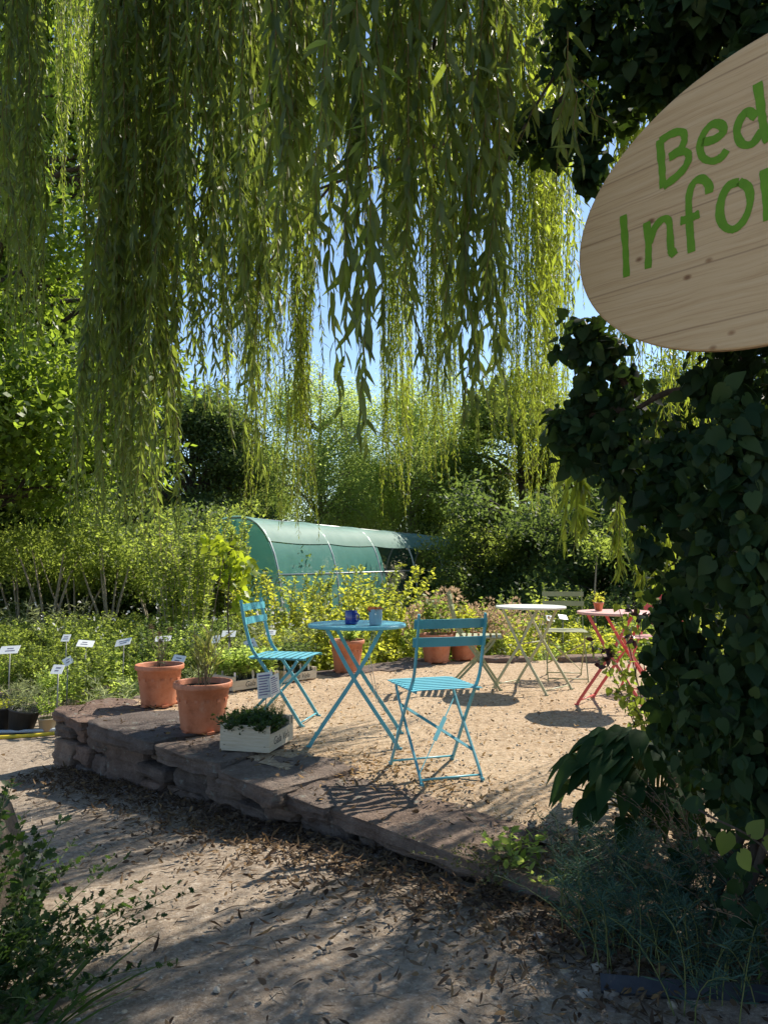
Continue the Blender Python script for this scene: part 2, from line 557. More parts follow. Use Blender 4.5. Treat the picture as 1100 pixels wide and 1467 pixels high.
def put_leaves(mb, tpl, P, D, N, L, mat=0, wscale=1.0, bend=None):
    """one leaf per row of P: blade along D, face along N, length L"""
    v, f = tpl
    P, D = np.asarray(P, float), nrm(D)
    X = nrm(np.cross(D, N))
    Z = np.cross(X, D)
    n = len(P)
    L = np.broadcast_to(np.asarray(L, float), (n,))
    wsc = np.broadcast_to(np.asarray(wscale, float), (n,))
    bz = np.ones(n) if bend is None else np.broadcast_to(np.asarray(bend, float), (n,))
    V = P[:, None] + L[:, None, None] * (v[None, :, 0:1] * wsc[:, None, None] * X[:, None] + v[None, :, 1:2] * D[:, None]
                                         + v[None, :, 2:3] * bz[:, None, None] * Z[:, None])
    F = (f[None] + (np.arange(n) * len(v))[:, None, None]).reshape(-1, f.shape[1])
    mb.add(V.reshape(-1, 3), F, mat, True)


def rdir(n):
    return nrm(RNG.normal(size=(n, 3)))


# ------------------------------------------------------------------ object helpers
def tag(o, label=None, cat=None, group=None, kind=None):
    if label:
        o['label'] = label
    if cat:
        o['category'] = cat
    if group:
        o['group'] = group
    if kind:
        o['kind'] = kind
    return o


def empty(name, loc, rz=0, label=None, cat=None, group=None):
    o = bpy.data.objects.new(name, None)
    COL.objects.link(o)
    o.empty_display_size = .1
    o.location = [float(k) for k in loc]
    o.rotation_euler = (0, 0, rz)
    return tag(o, label, cat, group)


KIDS = {}


def copy_tree(o, loc=None, rz=None, sc=None, label=None, group=None, parent=None):
    c = o.copy()
    COL.objects.link(c)
    c.parent = parent
    if loc is not None:
        c.location = [float(k) for k in loc]
    if rz is not None:
        c.rotation_euler = (0, 0, rz)
    if sc is not None:
        c.scale = (sc, sc, sc) if isinstance(sc, (int, float)) else sc
    if label:
        c['label'] = label
    if group:
        c['group'] = group
    for ch in [k for k in bpy.data.objects if k.parent == o and k != c]:
        copy_tree(ch, parent=c)
    return c


# ------------------------------------------------------------------ terrain
UX, UY = .7071, -.7071          # along the wall, towards the camera side


def st(x, y):
    return (x + 2.42) * UX + (y - 5.83) * UY, (x + y - 3.41) * .7071


def xy(s, t):
    return -2.42 + s * UX + t * .7071, 5.83 + s * UY + t * .7071


def path_z(s):
    return np.clip(-.41 + .072 * s, -.42, -.13)


def gz(x, y):
    s, t = st(np.asarray(x, float), np.asarray(y, float))
    z = path_z(s)
    # right of the wall the path bank climbs to the terrace around the trunk
    k = np.clip((s - 4.2) / .8, 0, 1) * np.clip((t + .5) / 1.0, 0, 1)
    z = z * (1 - k) + -.035 * k
    # far ground
    far = np.clip((y - 8.6) / 2, 0, 1)
    z = z * (1 - far) + -.38 * far
    return z


def noise_z(X, Y, amp, sc):
    out = np.empty(X.shape)
    for i in np.ndindex(X.shape):
        out[i] = noise.fractal(Vector((X[i] * sc, Y[i] * sc, 3.1)), .7, 2.1, 5)
    return out * amp


def grid_mesh(X, Y, Z):
    n, k = X.shape
    i = np.arange(n - 1)[:, None] * k
    j = np.arange(k - 1)[None]
    f = np.stack([i + j, i + k + j, i + k + j + 1, i + j + 1], -1).reshape(-1, 4)
    return np.stack([X, Y, Z], -1).reshape(-1, 3), f


xs = np.concatenate([np.linspace(-160, -5, 26)[:-1], np.linspace(-5, 3.2, 206), np.linspace(3.2, 160, 26)[1:]])
ys = np.concatenate([np.linspace(-60, .6, 12)[:-1], np.linspace(.6, 9, 211), np.linspace(9, 220, 30)[1:]])
X, Y = np.meshgrid(xs, ys, indexing='ij')
nz = np.zeros_like(X)
ins = (X > -5.1) & (X < 3.3) & (Y > .5) & (Y < 9.1)
idx = np.argwhere(ins)
for a, b in idx:
    nz[a, b] = .011 * noise.fractal(Vector((X[a, b] * 5, Y[a, b] * 5, 3.1)), .7, 2.1, 4) + .02 * noise.noise(Vector((X[a, b] * 1.1, Y[a, b] * 1.1, 0)))
Z = gz(X, Y) + nz
S_, T_ = st(X, Y)
under = (S_ > .3) & (T_ > .3) & (Y < 8.2)
Z[under] = np.minimum(Z[under], -.12)
mb = MB()
V, F = grid_mesh(X, Y, Z)
F = F[:, ::-1] if np.cross(V[F[0, 1]] - V[F[0, 0]], V[F[0, 2]] - V[F[0, 0]])[2] < 0 else F
mb.add(V, F)
tag(mb.build('ground', M['path']), kind='structure')

sg = np.linspace(.04, 8.5, 190)
tg = np.linspace(0, 1, 190)
S2, K2 = np.meshgrid(sg, tg, indexing='ij')
Tmin = np.where(S2 < 2.7, .12, np.where(S2 < 4.3, .30, .30))
Tmax = 3.92 + S2
T2 = Tmin + (Tmax - Tmin) * K2
XX, YY = xy(S2, T2)
ZZ = np.zeros_like(XX)
for i in np.ndindex(XX.shape):
    ZZ[i] = .010 * noise.fractal(Vector((XX[i] * 5, YY[i] * 5, 8.1)), .7, 2.1, 4)
lip = np.clip((S2 - 2.6) / .3, 0, 1) * np.clip(1 - (T2 - .25) / .35, 0, 1)
ZZ -= .06 * lip
mb = MB()
V, F = grid_mesh(XX, YY, ZZ)
F = F[:, ::-1] if np.cross(V[F[0, 1]] - V[F[0, 0]], V[F[0, 2]] - V[F[0, 0]])[2] < 0 else F
mb.add(V, F)
tag(mb.build('terrace_ground', M['terrace']), kind='structure')


# ------------------------------------------------------------------ dry stone wall
def stone_mesh(name, c, size, rz, parent, seed, rough=.012, tilt=(0, 0), k=7):
    k = k * 2.2
    bm = bmesh.new()
    bmesh.ops.create_cube(bm, size=2)
    mx = max(size)
    bmesh.ops.subdivide_edges(bm, edges=bm.edges[:], cuts=13, use_grid_fill=True)
    hx, hy, hz = size[0] / 2, size[1] / 2, size[2] / 2
    off = Vector((seed * 3.7, seed * 1.3, seed * 5.1))
    rnd = random.Random(seed)
    sk = [rnd.uniform(-.10, .10) for _ in range(4)]
    for v in bm.verts:
        p_ = v.co
        p_ = Vector([math.copysign(abs(c_) ** .8, c_) for c_ in p_])
        nn = (abs(p_.x) ** k + abs(p_.y) ** k + abs(p_.z) ** k) ** (1 / k)
        q = p_ / nn
        q = Vector((q.x * (1 + sk[0] * q.y), q.y * (1 + sk[1] * q.x), q.z * (1 + sk[2] * q.x + sk[3] * q.y)))
        w = Vector((q.x * hx, q.y * hy, q.z * hz))
        dn = q.normalized()
        n1 = noise.fractal(w * 7 + off, .65, 2.3, 6) * rough * 1.25
        n2 = noise.noise(Vector((w.x * 3, w.y * 3, w.z * 40)) + off) * rough * .8     # bedding layers
        n3 = noise.noise(w * 2.2 + off * 2) * rough * 1.3
        n4 = (noise.voronoi(w * 8 + off)[0][0] - .35) * rough * 1.1
        v.co = w + Vector((dn.x, dn.y, dn.z * .6)) * (n1 + n3 + n4) + Vector((dn.x, dn.y, 0)) * n2
    for f_ in bm.faces:
        f_.smooth = True
    me = bpy.data.meshes.new(name)
    bm.to_mesh(me)
    bm.free()
    me.materials.append(M['stone'])
    try:
        me.set_sharp_from_angle(angle=R(38))
    except Exception:
        pass
    o = bpy.data.objects.new(name, me)
    COL.objects.link(o)
    o.parent = parent
    o.location = c
    o.rotation_euler = (tilt[0], tilt[1], rz)
    return o


wall = empty('dry_stone_wall', (*xy(0, 0), -.41), R(-45), 'low dry stone wall of reddish blocks and flat slabs edging the gravel terrace', 'wall')
sd = 1


def wstone(name, s0, s1, t0, t1, z0, z1, rough=.012, tilt=(0, 0), k=7, rz=0):
    global sd
    sd += 1
    return stone_mesh(name, ((s0 + s1) / 2, (t0 + t1) / 2, (z0 + z1) / 2 + .41), (s1 - s0, t1 - t0, z1 - z0), rz, wall, sd, rough, tilt, k)


# flat slabs on top
for a in [(.0, .68, -.10, .52, -.062, .004), (.74, 1.58, -.13, .47, -.066, .026), (1.65, 2.22, -.10, .44, -.074, .010), (2.26, 2.82, -.13, .40, -.080, .0)]:
    wstone('cap_slab', *a, rough=.024, k=9)
wstone('cap_slab', 2.64, 3.13, -.07, .36, -.115, -.030, rough=.026, k=6)
wstone('cap_slab', 3.05, 4.02, -.06, .62, -.110, -.040, rough=.026, k=9, rz=R(-5))
wstone('cap_slab', 3.93, 4.62, -.02, .34, -.14, -.07, rough=.014, k=8, rz=R(6))
wstone('cap_slab', 2.95, 3.25, .12, .45, -.115, -.05, rough=.012, k=8)
# left flank and back edging
for a in [(-.05, .40, .60, 1.15, -.09, .004), (-.06, .36, 1.15, 1.80, -.09, .0), (-.05, .35, 1.82, 2.45, -.09, .0), (-.06, .34, 2.46, 3.05, -.08, .014), (-.02, .42, 3.06, 3.72, -.08, .02)]:
    wstone('cap_slab', *a, k=8)
for i in range(7):
    s0 = .1 + i * .62
    wstone('edging_stone', s0 - .26, s0 + .28, 3.86 + s0 - .16, 3.86 + s0 + .10, -.12, .03 + .02 * (i % 3), rough=.016, k=5, rz=R(45))
# courses of the face, left to right
face = [
    # upper course
    (.02, .30, -.20, -.07), (.31, .52, -.18, -.07), (.53, .87, -.215, -.07), (1.36, 1.67, -.14, -.058), (1.35, 1.66, -.225, -.145), (1.68, 2.10, -.235, -.062),
    (2.11, 2.40, -.205, -.08), (2.41, 2.66, -.150, -.085), (2.40, 2.70, -.225, -.156), (2.66, 2.86, -.175, -.105),
    # upright block, full height
    (.88, 1.34, -.40, -.062),
    # middle and lower courses
    (-.02, .34, -.46, -.21), (.355, .60, -.33, -.19), (.36, .62, -.46, -.335), (.61, .87, -.46, -.222), (1.36, 1.58, -.44, -.232), (1.59, 1.86, -.34, -.242), (1.60, 1.84, -.44, -.345),
    (1.87, 2.12, -.42, -.242), (2.13, 2.38, -.40, -.212), (2.39, 2.78, -.36, -.232), (2.79, 2.96, -.34, -.182),
    (2.87, 3.24, -.185, -.105), (2.97, 3.24, -.33, -.19), (3.25, 3.66, -.31, -.112), (3.67, 4.04, -.30, -.112), (4.05, 4.7, -.27, -.145),
]
for i, (s0, s1, z0, z1) in enumerate(face):
    jut = random.Random(i * 7 + 3).uniform(-.035, .03)
    wstone('wall_stone', s0 + .004, s1 - .004, -.03 + jut, .30 + jut, z0 + .003, z1 - .003, rough=.02, k=4.5)
for i in range(6):
    t0 = .30 + i * .58
    wstone('wall_stone', -.03, .30, t0, t0 + .56, -.24, -.095, k=9)
    wstone('wall_stone', -.05, .30, t0 - .1, t0 + .46, -.45, -.245, k=9)
# rubble core just behind the face so no light leaks through the joints
core = MB()
core.box((1.4, .35, .16), (2.7, .26, .30))
core.box((3.6, .36, .13), (1.9, .26, .16))
core.box((.22, 1.9, .17), (.22, 3.2, .26))
core.build('rubble_core', M['soil'], wall)

# ------------------------------------------------------------------ litter and pebbles
mb = MB()
spots = []
# thick drift at the foot of the wall, thinner over path and terrace
for n_, fn in ((5200, lambda: (RNG.uniform(.2, 4.9), -abs(RNG.normal(0, .22)) - .03)), (1700, lambda: (RNG.uniform(2.2, 5.2), -abs(RNG.normal(0, .45)))), (420, lambda: (RNG.uniform(-1, 5.5), -RNG.uniform(.1, 3)))):
    for _ in range(n_):
        s_, t_ = fn()
        x_, y_ = xy(s_, t_)
        if y_ > .8:
            spots.append((x_, y_, float(gz(x_, y_)) + .012 + RNG.uniform(0, .012)))
for _ in range(1500):
    s_, t_ = RNG.uniform(.3, 6), abs(RNG.normal(0, 1.9)) + .3
    x_, y_ = xy(s_, t_)
    spots.append((x_, y_, .012 + RNG.uniform(0, .006)))
for _ in range(500):
    s_, t_ = RNG.normal(3.0, .35), RNG.normal(.5, .16)
    x_, y_ = xy(s_, t_)
    spots.append((x_, y_, .0 + RNG.uniform(0, .012)))
for _ in range(900):
    x_, y_ = RNG.uniform(.35, 1.7), RNG.uniform(1.6, 3.2)
    spots.append((x_, y_, float(gz(x_, y_)) + .014 + RNG.uniform(0, .02)))
for _ in range(420):
    s_, t_ = RNG.uniform(0, 4.2), RNG.uniform(-.05, .5)
    x_, y_ = xy(s_, t_)
    spots.append((x_, y_, -.013 if s_ > 2.8 else .0285))
P = np.array(spots)
n_ = len(P)
D = rdir(n_) * [1, 1, .25]
N = nrm(np.array([0, 0, 1.]) + RNG.normal(size=(n_, 3)) * .45)
terr_ = (P[:, 2] > -.012) & (np.abs(P[:, 2] - .0285) > 1e-6)
half = (RNG.random(n_) < .62) & ~terr_
TS = np.flatnonzero(terr_)
put_leaves(mb, T_OVAL, P[TS], D[TS], N[TS], RNG.uniform(.012, .038, len(TS)), 2, .7, RNG.uniform(-2, 2, len(TS)))
oth = ~half & ~terr_
put_leaves(mb, T_WIL, P[half], D[half], N[half], RNG.uniform(.022, .058, half.sum()), 0, 1.15, RNG.uniform(-2.2, 2.2, half.sum()))
put_leaves(mb, T_OVAL, P[oth], D[oth], N[oth], RNG.uniform(.012, .036, oth.sum()), 0, 1, RNG.uniform(-2, 2, oth.sum()))
for i in range(140):
    x_, y_ = xy(RNG.uniform(.3, 5.2), -abs(RNG.normal(0, .7)))
    if y_ < 1:
        continue
    a = RNG.uniform(0, 6.28)
    l = RNG.uniform(.04, .14)
    z_ = float(gz(x_, y_)) + .014
    mb.tube([(x_, y_, z_), (x_ + math.cos(a) * l * .5, y_ + math.sin(a) * l * .5 + .006, z_ + .008), (x_ + math.cos(a) * l, y_ + math.sin(a) * l, z_)], [.002, .0018, .001], 4, 1)
tag(mb.build('fallen_leaves', [M['litter'], M['drystem'], leaf_mat('tan_fallen_leaf', [(.20, .12, .06), (.34, .20, .08), (.42, .27, .12), (.30, .20, .12)], (.3, .18, .06), .2, .8, .1)]), 'dry brown willow leaves and twigs littering the path below the wall', 'leaf litter', kind='stuff')

bm = bmesh.new()
bmesh.ops.create_icosphere(bm, subdivisions=1, radius=1)
ico_v = np.array([v.co[:] for v in bm.verts])
ico_f = np.array([[v.index for v in f_.verts] for f_ in bm.faces])
bm.free()
pts = []
for _ in range(3600):
    s_, t_ = RNG.uniform(.0, 6.2), -RNG.uniform(.02, 3.2)
    x_, y_ = xy(s_, t_)
    if y_ < .9 or x_ < -2.2:
        continue
    pts.append((x_, y_, float(gz(x_, y_)), RNG.choice([.004, .006, .009, .014], p=[.45, .35, .15, .05])))
for _ in range(3800):
    s_, t_ = RNG.uniform(.2, 6), RNG.uniform(.3, 3.5)
    x_, y_ = xy(s_, t_)
    pts.append((x_, y_, .0, RNG.choice([.004, .006, .009], p=[.5, .38, .12])))
for _ in range(60):
    x_, y_ = xy(RNG.normal(4.15, .2), RNG.normal(.45, .09))
    pts.append((x_, y_, -.03, RNG.uniform(.008, .018)))
for _ in range(40):
    x_, y_ = xy(RNG.uniform(3, 5), -RNG.uniform(.04, .5))
    pts.append((x_, y_, float(gz(x_, y_)), RNG.uniform(.008, .02)))
pts = np.array(pts)
n_ = len(pts)
jit = 1 + RNG.normal(size=(n_, len(ico_v), 1)) * .16
sc_ = pts[:, 3][:, None, None] * RNG.uniform(.7, 1.3, (n_, 1, 3)) * np.array([1, 1, .65])
V = pts[:, None, :3] + np.array([0, 0, .35]) * pts[:, 3][:, None, None] + ico_v[None] * jit * sc_
F = (ico_f[None] + (np.arange(n_) * len(ico_v))[:, None, None]).reshape(-1, 3)
mb = MB()
mb.add(V.reshape(-1, 3), F, 0, False)
m, t, p = new_mat('gravel_stones')
g_ = t.nodes.new('ShaderNodeNewGeometry')
t.links.new(ramp(t, g_.outputs['Random Per Island'], [(.15, .12, .10), (.28, .23, .18), (.38, .31, .22), (.42, .38, .33)]), p.inputs['Base Color'])
p.inputs['Roughness'].default_value = .85
tag(mb.build('gravel', m), 'loose small stones strewn over path and terrace', 'gravel', kind='stuff')


# ------------------------------------------------------------------ furniture
def fillet(P, n=6):
    """smooth a polyline (Catmull-Rom)"""
    P = np.asarray(P, float)
    Q = np.concatenate([[2 * P[0] - P[1]], P, [2 * P[-1] - P[-2]]])
    out = []
    for i in range(1, len(Q) - 2):
        for k in range(n):
            u = k / n
            a, b, c, d = Q[i - 1], Q[i], Q[i + 1], Q[i + 2]
            out.append(.5 * ((2 * b) + (-a + c) * u + (2 * a - 5 * b + 4 * c - d) * u * u + (-a + 3 * b - 3 * c + d) * u ** 3))
    out.append(P[-1])
    return np.array(out)


def folding_chair(loc, rz, fm, sm, label):
    """faces local +y; long bars carry the back, short bars carry the seat front"""
    o = empty('folding_chair', loc, rz, label, 'chair', 'folding metal bistro chairs on the terrace')
    hw = .178
    for sgn in (-1, 1):
        x = sgn * hw
        b = MB()
        b.bar(fillet([(x, .205, .0), (x, .07, .20), (x, -.075, .40), (x, -.150, .50), (x, -.185, .60), (x, -.215, .72), (x, -.235, .825)]), (0, 1, .15), .021, .008)
        b.box((x, .207, .006), (.012, .03, .012))
        b.build('back_leg', fm, o)
        x = sgn * (hw - .017)
        b = MB()
        b.bar(fillet([(x, -.215, .0), (x, -.16, .07), (x, .10, .34), (x, .165, .425)]), (0, 1, .6), .019, .008)
        b.box((x, -.217, .006), (.012, .03, .012))
        b.build('front_leg', fm, o)
    b = MB()
    nsl = 8
    for i in range(nsl):
        y = .205 - i * .0515
        z = .447 + .0 * i
        b.bar([(-hw - .012, y, z - .004), (-hw + .03, y, z), (hw - .03, y, z), (hw + .012, y, z - .004)], (0, 1, 0), .033, .004)
    st_ = b.build('seat', sm, o)
    for sgn in (-1, 1):
        b = MB()
        b.bar([(sgn * (hw - .009), .23, .4385), (sgn * (hw - .009), -.17, .4385)], (0, 0, 1), .016, .006)
        b.build('seat_rail', fm, o)
    for zc, yc in ((.775, -.224), (.685, -.2055)):
        b = MB()
        b.bar([(-hw - .018, yc + .012, zc), (-hw * .5, yc + .004, zc), (0, yc + .001, zc), (hw * .5, yc + .004, zc), (hw + .018, yc + .012, zc)], (0, -.18, 1), .047, .004)
        for sgn in (-1, 1):
            b.lathe([(0, .004), (.006, .003), (.007, 0)], 8, (sgn * hw, yc, zc + .012))
        b.build('back_slat', fm, o)
    b = MB()
    b.tube([(-hw, .19, .022), (hw, .19, .022)], .0055, 6)
    b.build('crossbar', fm, o)
    b = MB()
    b.tube([(-hw + .017, -.2, .022), (hw - .017, -.2, .022)], .0055, 6)
    b.build('crossbar', fm, o)
    b = MB()
    yb = lambda z: -.16 + (z - .07) / .27 * .26
    p0, p1 = np.array([-hw + .02, yb(.335), .335]), np.array([hw - .02, yb(.125), .125])
    b.bar([p0, p0 + (p1 - p0) * .5, p1], (0, .7, .7), .016, .004)
    p0, p1 = np.array([hw - .02, yb(.36) - .004, .36]), np.array([-hw + .02, yb(.05) - .004, .05])
    b.bar([p0, p0 + (p1 - p0) * .3], (0, .7, .7), .007, .004)
    b.bar([p0 + (p1 - p0) * .3, p0 + (p1 - p0) * .6], (0, .7, .7), .022, .004)
    b.bar([p0 + (p1 - p0) * .6, p1], (0, .7, .7), .005, .004)
    b.build('brace', fm, o)
    return o


def bistro_table(loc, rz, fm, tm, label, r=.30, h=.705, slats=True):
    o = empty('bistro_table', loc, rz, label, 'table', 'round folding bistro tables on the terrace')
    b = MB()
    prof = [(0.0, h - .003), (r * .5, h - .0025), (r * .9, h - .002), (r - .012, h), (r - .003, h), (r, h - .004), (r, h - .018), (r - .004, h - .018), (r - .005, h - .007), (r * .5, h - .0075), (0.0, h - .0075)]
    b.lathe(prof, 64)
    b.build('tabletop', tm, o)
    for k, (sgn, dy) in enumerate(((1, .205), (1, -.205), (-1, .18), (-1, -.18))):
        b = MB()
        top = np.array([-sgn * .165, dy * .92, h - .012])
        mid = np.array([0, dy * .97, .40])
        foot = np.array([sgn * .262, dy, .0])
        b.bar(fillet([top, mid, (sgn * .225, dy, .065), foot], 4), (1, 0, .65 * sgn), .022, .008)
        b.box(foot + [sgn * .004, 0, .005], (.03, .014, .010))
        b.build('leg', fm, o)
    for nm_, P_, r_ in (('axle', [(0, -.2, .395), (0, .2, .395)], .006), ('crossbar', [(.243, -.205, .035), (.243, .205, .035)], .005), ('crossbar', [(-.243, -.18, .035), (-.243, .18, .035)], .005), ('crossbar', [(-.165, -.19, h - .02), (-.165, .19, h - .02)], .006), ('crossbar', [(.165, -.17, h - .02), (.165, .17, h - .02)], .006)):
        b = MB()
        b.tube(P_, r_, 6)
        b.build(nm_, fm, o)
    for dx in (0, .015):
        b = MB()
        b.tube([(.10 + dx, .03 + dx, h - .02), (.06 + dx, .02 + dx, .50), (.12 + dx, .01 + dx, .22)], .002, 5)
        b.build('stay', M['zinc'], o)
    return o


folding_chair((.268, 4.06, .002), R(18), M['blue'], M['bluelit'], 'blue folding chair seen from behind, nearest the camera with its dark back slats')
folding_chair((-.70, 5.36, .002), R(-103), M['blue'], M['bluelit'], 'blue folding chair facing right beside the terracotta pots and wooden crates')
folding_chair((.80, 6.78, .002), R(-97), M['sage'], M['cream'], 'sage green folding chair half hidden behind the nearest blue chair, facing right')
folding_chair((1.70, 7.28, .002), R(172), M['sage'], M['cream'], 'sage green folding chair standing behind the white round table')
folding_chair((2.28, 6.62, .002), R(128), M['red'], M['redglare'], 'red folding chair behind the coral table, partly hidden by ivy')
bistro_table((-.165, 4.75, .002), R(-3), M['blue'], M['bluelit'], 'round blue bistro table holding a dark blue mug and a grey blue pot')
bistro_table((1.26, 6.66, .002), R(-42), M['cream'], M['whitetop'], 'round white bistro table with thin cream crossed legs')
bistro_table((1.78, 5.92, .002), R(-34), M['red'], M['redglare'], 'round coral red bistro table beside the ivy trunk')

# cups on the blue table
mug = empty('mug', at(503, 876, 4.72) * [1, 1, 0] + [0, 0, .7075], R(-35), 'dark blue glazed mug standing on the blue round table', 'mug')
b = MB()
b.lathe([(0, .002), (.032, .002), (.036, 0), (.0375, .006), (.0375, .078), (.0365, .08), (.034, .078), (.034, .012), (0, .010)], 28)
b.build('cup', M['darkblue'], mug)
b = MB()
b.tube(fillet([(.034, 0, .062), (.052, 0, .062), (.060, 0, .042), (.052, 0, .02), (.034, 0, .018)], 4), .005, 8)
b.build('handle', M['darkblue'], mug)
gpz = empty('plant_pot', at(538, 878, 4.66) * [1, 1, 0] + [0, 0, .7075], 0, 'small grey blue pot with reddish succulent on the blue table', 'flower pot')
b = MB()
b.lathe([(0, .0), (.036, 0), (.038, .004), (.0405, .085), (.042, .088), (.042, .094), (.038, .094), (.037, .07), (0, .07)], 28)
b.build('pot', M['greyblue'], gpz)
b = MB()
b.lathe([(0, .007), (.005, .005), (.0065, 0)], 10)
V0 = np.concatenate(b.v)
b.v = [np.stack([V0[:, 0], -V0[:, 2] - .0395, V0[:, 1] + .066], -1)]
b.build('button', M['rivet'], gpz)
b = MB()
n_ = 60
a = RNG.uniform(0, 6.28, n_)
P = np.stack([np.cos(a) * RNG.uniform(0, .03, n_), np.sin(a) * RNG.uniform(0, .03, n_), np.full(n_, .075)], -1)
put_leaves(b, T_OVAL, P, nrm(np.stack([np.cos(a) * .7, np.sin(a) * .7, RNG.uniform(.4, 1.6, n_)], -1)), rdir(n_), RNG.uniform(.02, .045, n_))
m_suc = leaf_mat('succulent_leaf', [(.10, .16, .05), (.40, .10, .05), (.5, .16, .06)], (.4, .15, .05), .25)
b.build('succulent', m_suc, gpz)
tp_ = empty('plant_pot', at(857, 873, 6.02) * [1, 1, 0] + [0, 0, .7075], 0, 'little terracotta pot with green sprig on the coral table', 'flower pot')
b = MB()
b.lathe([(0, 0), (.026, 0), (.036, .05), (.040, .05), (.041, .064), (.037, .064), (.035, .05), (0, .05)], 20)
b.build('pot', M['terracotta'], tp_)
b = MB()
n_ = 50
P = np.stack([RNG.normal(0, .03, n_), RNG.normal(0, .03, n_), RNG.uniform(.06, .14, n_)], -1)
put_leaves(b, T_OVAL, P, rdir(n_) + [0, 0, .5], rdir(n_), RNG.uniform(.02, .04, n_))
b.build('sprig', M['lime'], tp_)


# ------------------------------------------------------------------ plants generator
def plant(ns, h, spread, tpl, ll, per, leafmat=0, stemmat=1, splay=.5, top=.0, droop=.3, stem_r=.003, low=.12, wsc=1, tilt_up=.5, hvar=.3, bend=1.):
    b = MB()
    for _ in range(ns):
        a = RNG.uniform(0, 6.28)
        r0 = spread * .35 * math.sqrt(RNG.random())
        hh = h * (1 - hvar * RNG.random())
        lean = splay * RNG.uniform(.1, 1) * spread
        base = np.array([math.cos(a) * r0, math.sin(a) * r0, 0])
        a2 = a + RNG.normal(0, .5)
        k = np.linspace(0, 1, 6)
        wob = RNG.normal(0, .03, 2) * h
        P = base + np.stack([math.cos(a2) * lean * k ** 1.6 + wob[0] * np.sin(k * 3), math.sin(a2) * lean * k ** 1.6 + wob[1] * np.sin(k * 3), hh * (k - droop * .5 * k ** 3)], -1)
        b.tube(P, np.linspace(stem_r, stem_r * .4, 6), 4, stemmat, False)
        n_ = max(2, int(per * RNG.uniform(.8, 1.2)))
        kk = RNG.uniform(low, 1, n_) ** (.8)
        Q = np.stack([np.interp(kk, k, P[:, i]) for i in range(3)], -1)
        az = RNG.uniform(0, 6.28, n_)
        D = np.stack([np.cos(az), np.sin(az), RNG.normal(tilt_up, .35, n_)], -1)
        N = nrm(np.array([0, 0, .8]) + RNG.normal(size=(n_, 3)) * .75)
        put_leaves(b, tpl, Q + nrm(D) * .006, D, N, ll * RNG.uniform(.55, 1.15, n_) * (1.1 - .45 * kk), leafmat, wsc, bend)
    return b


PL = {}
PL['herb'] = [plant(16, .48, .34, T_DIA, .055, 34) for _ in range(3)]
PL['tallherb'] = [plant(16, .78, .40, T_DIA, .065, 44, splay=.55) for _ in range(3)]
PL['feather'] = [plant(22, .55, .42, T_NARROW, .10, 46, splay=.7, wsc=.9) for _ in range(2)]
PL['lime'] = [plant(15, .75, .50, T_OVAL, .075, 30, splay=.6) for _ in range(3)]
PL['grass'] = [plant(60, .55, .30, T_NARROW, .24, 2, splay=.8, droop=.5) for _ in range(2)]
PL['bush'] = [plant(34, .85, .70, T_DIA, .055, 62, splay=.55) for _ in range(2)]
PL['low'] = [plant(22, .26, .46, T_DIA, .045, 22, splay=.8) for _ in range(2)]
PLM = {'herb': 'herb', 'tallherb': 'herb', 'feather': 'greyherb', 'lime': 'lime', 'grass': 'herb', 'bush': 'mid', 'low': 'lime'}

# the crowded nursery beds nobody could count: one stuff mesh
mats = [M['herb'], M['greyherb'], M['lime'], M['mid'], M['stem'], M['white_fl']]
MI = {'herb': 0, 'tallherb': 0, 'feather': 1, 'lime': 2, 'grass': 0, 'bush': 3, 'low': 2}
bed = MB()


def in_beds(x, y):
    s, t = st(x, y)
    if y < 6.3:
        return False
    if s > -.35 and y < 8.75 and t < 3.92 + max(s, 0):
        return False
    if s < -.3 and t < .62:
        return False
    return True


cnt = 0
while cnt < 430:
    y_ = 6.4 + 8.6 * RNG.random() ** .85
    x_ = RNG.uniform(-.56, .47) * y_
    if not in_beds(x_, y_):
        continue
    u_ = 550 + FPX * x_ / y_
    if u_ > 690:
        kind = RNG.choice(['low', 'low', 'herb', 'lime']) if y_ < 10.3 else RNG.choice(['herb', 'lime', 'tallherb'])
    elif u_ > 370:
        kind = RNG.choice(['lime', 'lime', 'low', 'grass']) if y_ < 9.2 else RNG.choice(['lime', 'tallherb', 'lime'])
    else:
        kind = RNG.choice(['herb', 'feather', 'low', 'grass', 'tallherb']) if y_ < 8.2 else RNG.choice(['herb', 'tallherb', 'tallherb', 'feather', 'bush'])
    var = PL[kind][RNG.integers(len(PL[kind]))]
    sc_ = RNG.uniform(.75, 1.15)
    A = Matrix.Translation((x_, y_, float(gz(x_, y_)))) @ Matrix.Rotation(RNG.uniform(0, 6.28), 4, 'Z') @ Matrix.Scale(sc_, 4)
    mi = MI[kind]
    if kind == 'tallherb' and RNG.random() < .35:
        mi = 3
    bed.merge(var, A, [mi, 4])
    cnt += 1
# white and pale flower dots
n_ = 90
y_ = RNG.uniform(8, 13, n_)
x_ = RNG.uniform(-.52, -.05, n_) * y_
P = np.stack([x_, y_, RNG.uniform(.25, .6, n_)], -1)
for _ in range(3):
    put_leaves(bed, T_OVAL, P + RNG.normal(size=P.shape) * .012, rdir(n_), rdir(n_), .035, 5)
tag(bed.build('nursery_plants', mats), 'crowded sunlit nursery beds of mixed green herbs and perennials', 'plants', kind='stuff')


def plant_thing(name, kind_or_mb, mats_, loc, sc_, label, cat='plant', group=None, parts=('foliage',), rz=0):
    mbx = kind_or_mb if isinstance(kind_or_mb, MB) else PL[kind_or_mb][0]
    o = mbx.build(name, mats_)
    o.location = [float(k) for k in loc]
    o.scale = (sc_, sc_, sc_)
    o.rotation_euler = (0, 0, rz)
    return tag(o, label, cat, group)


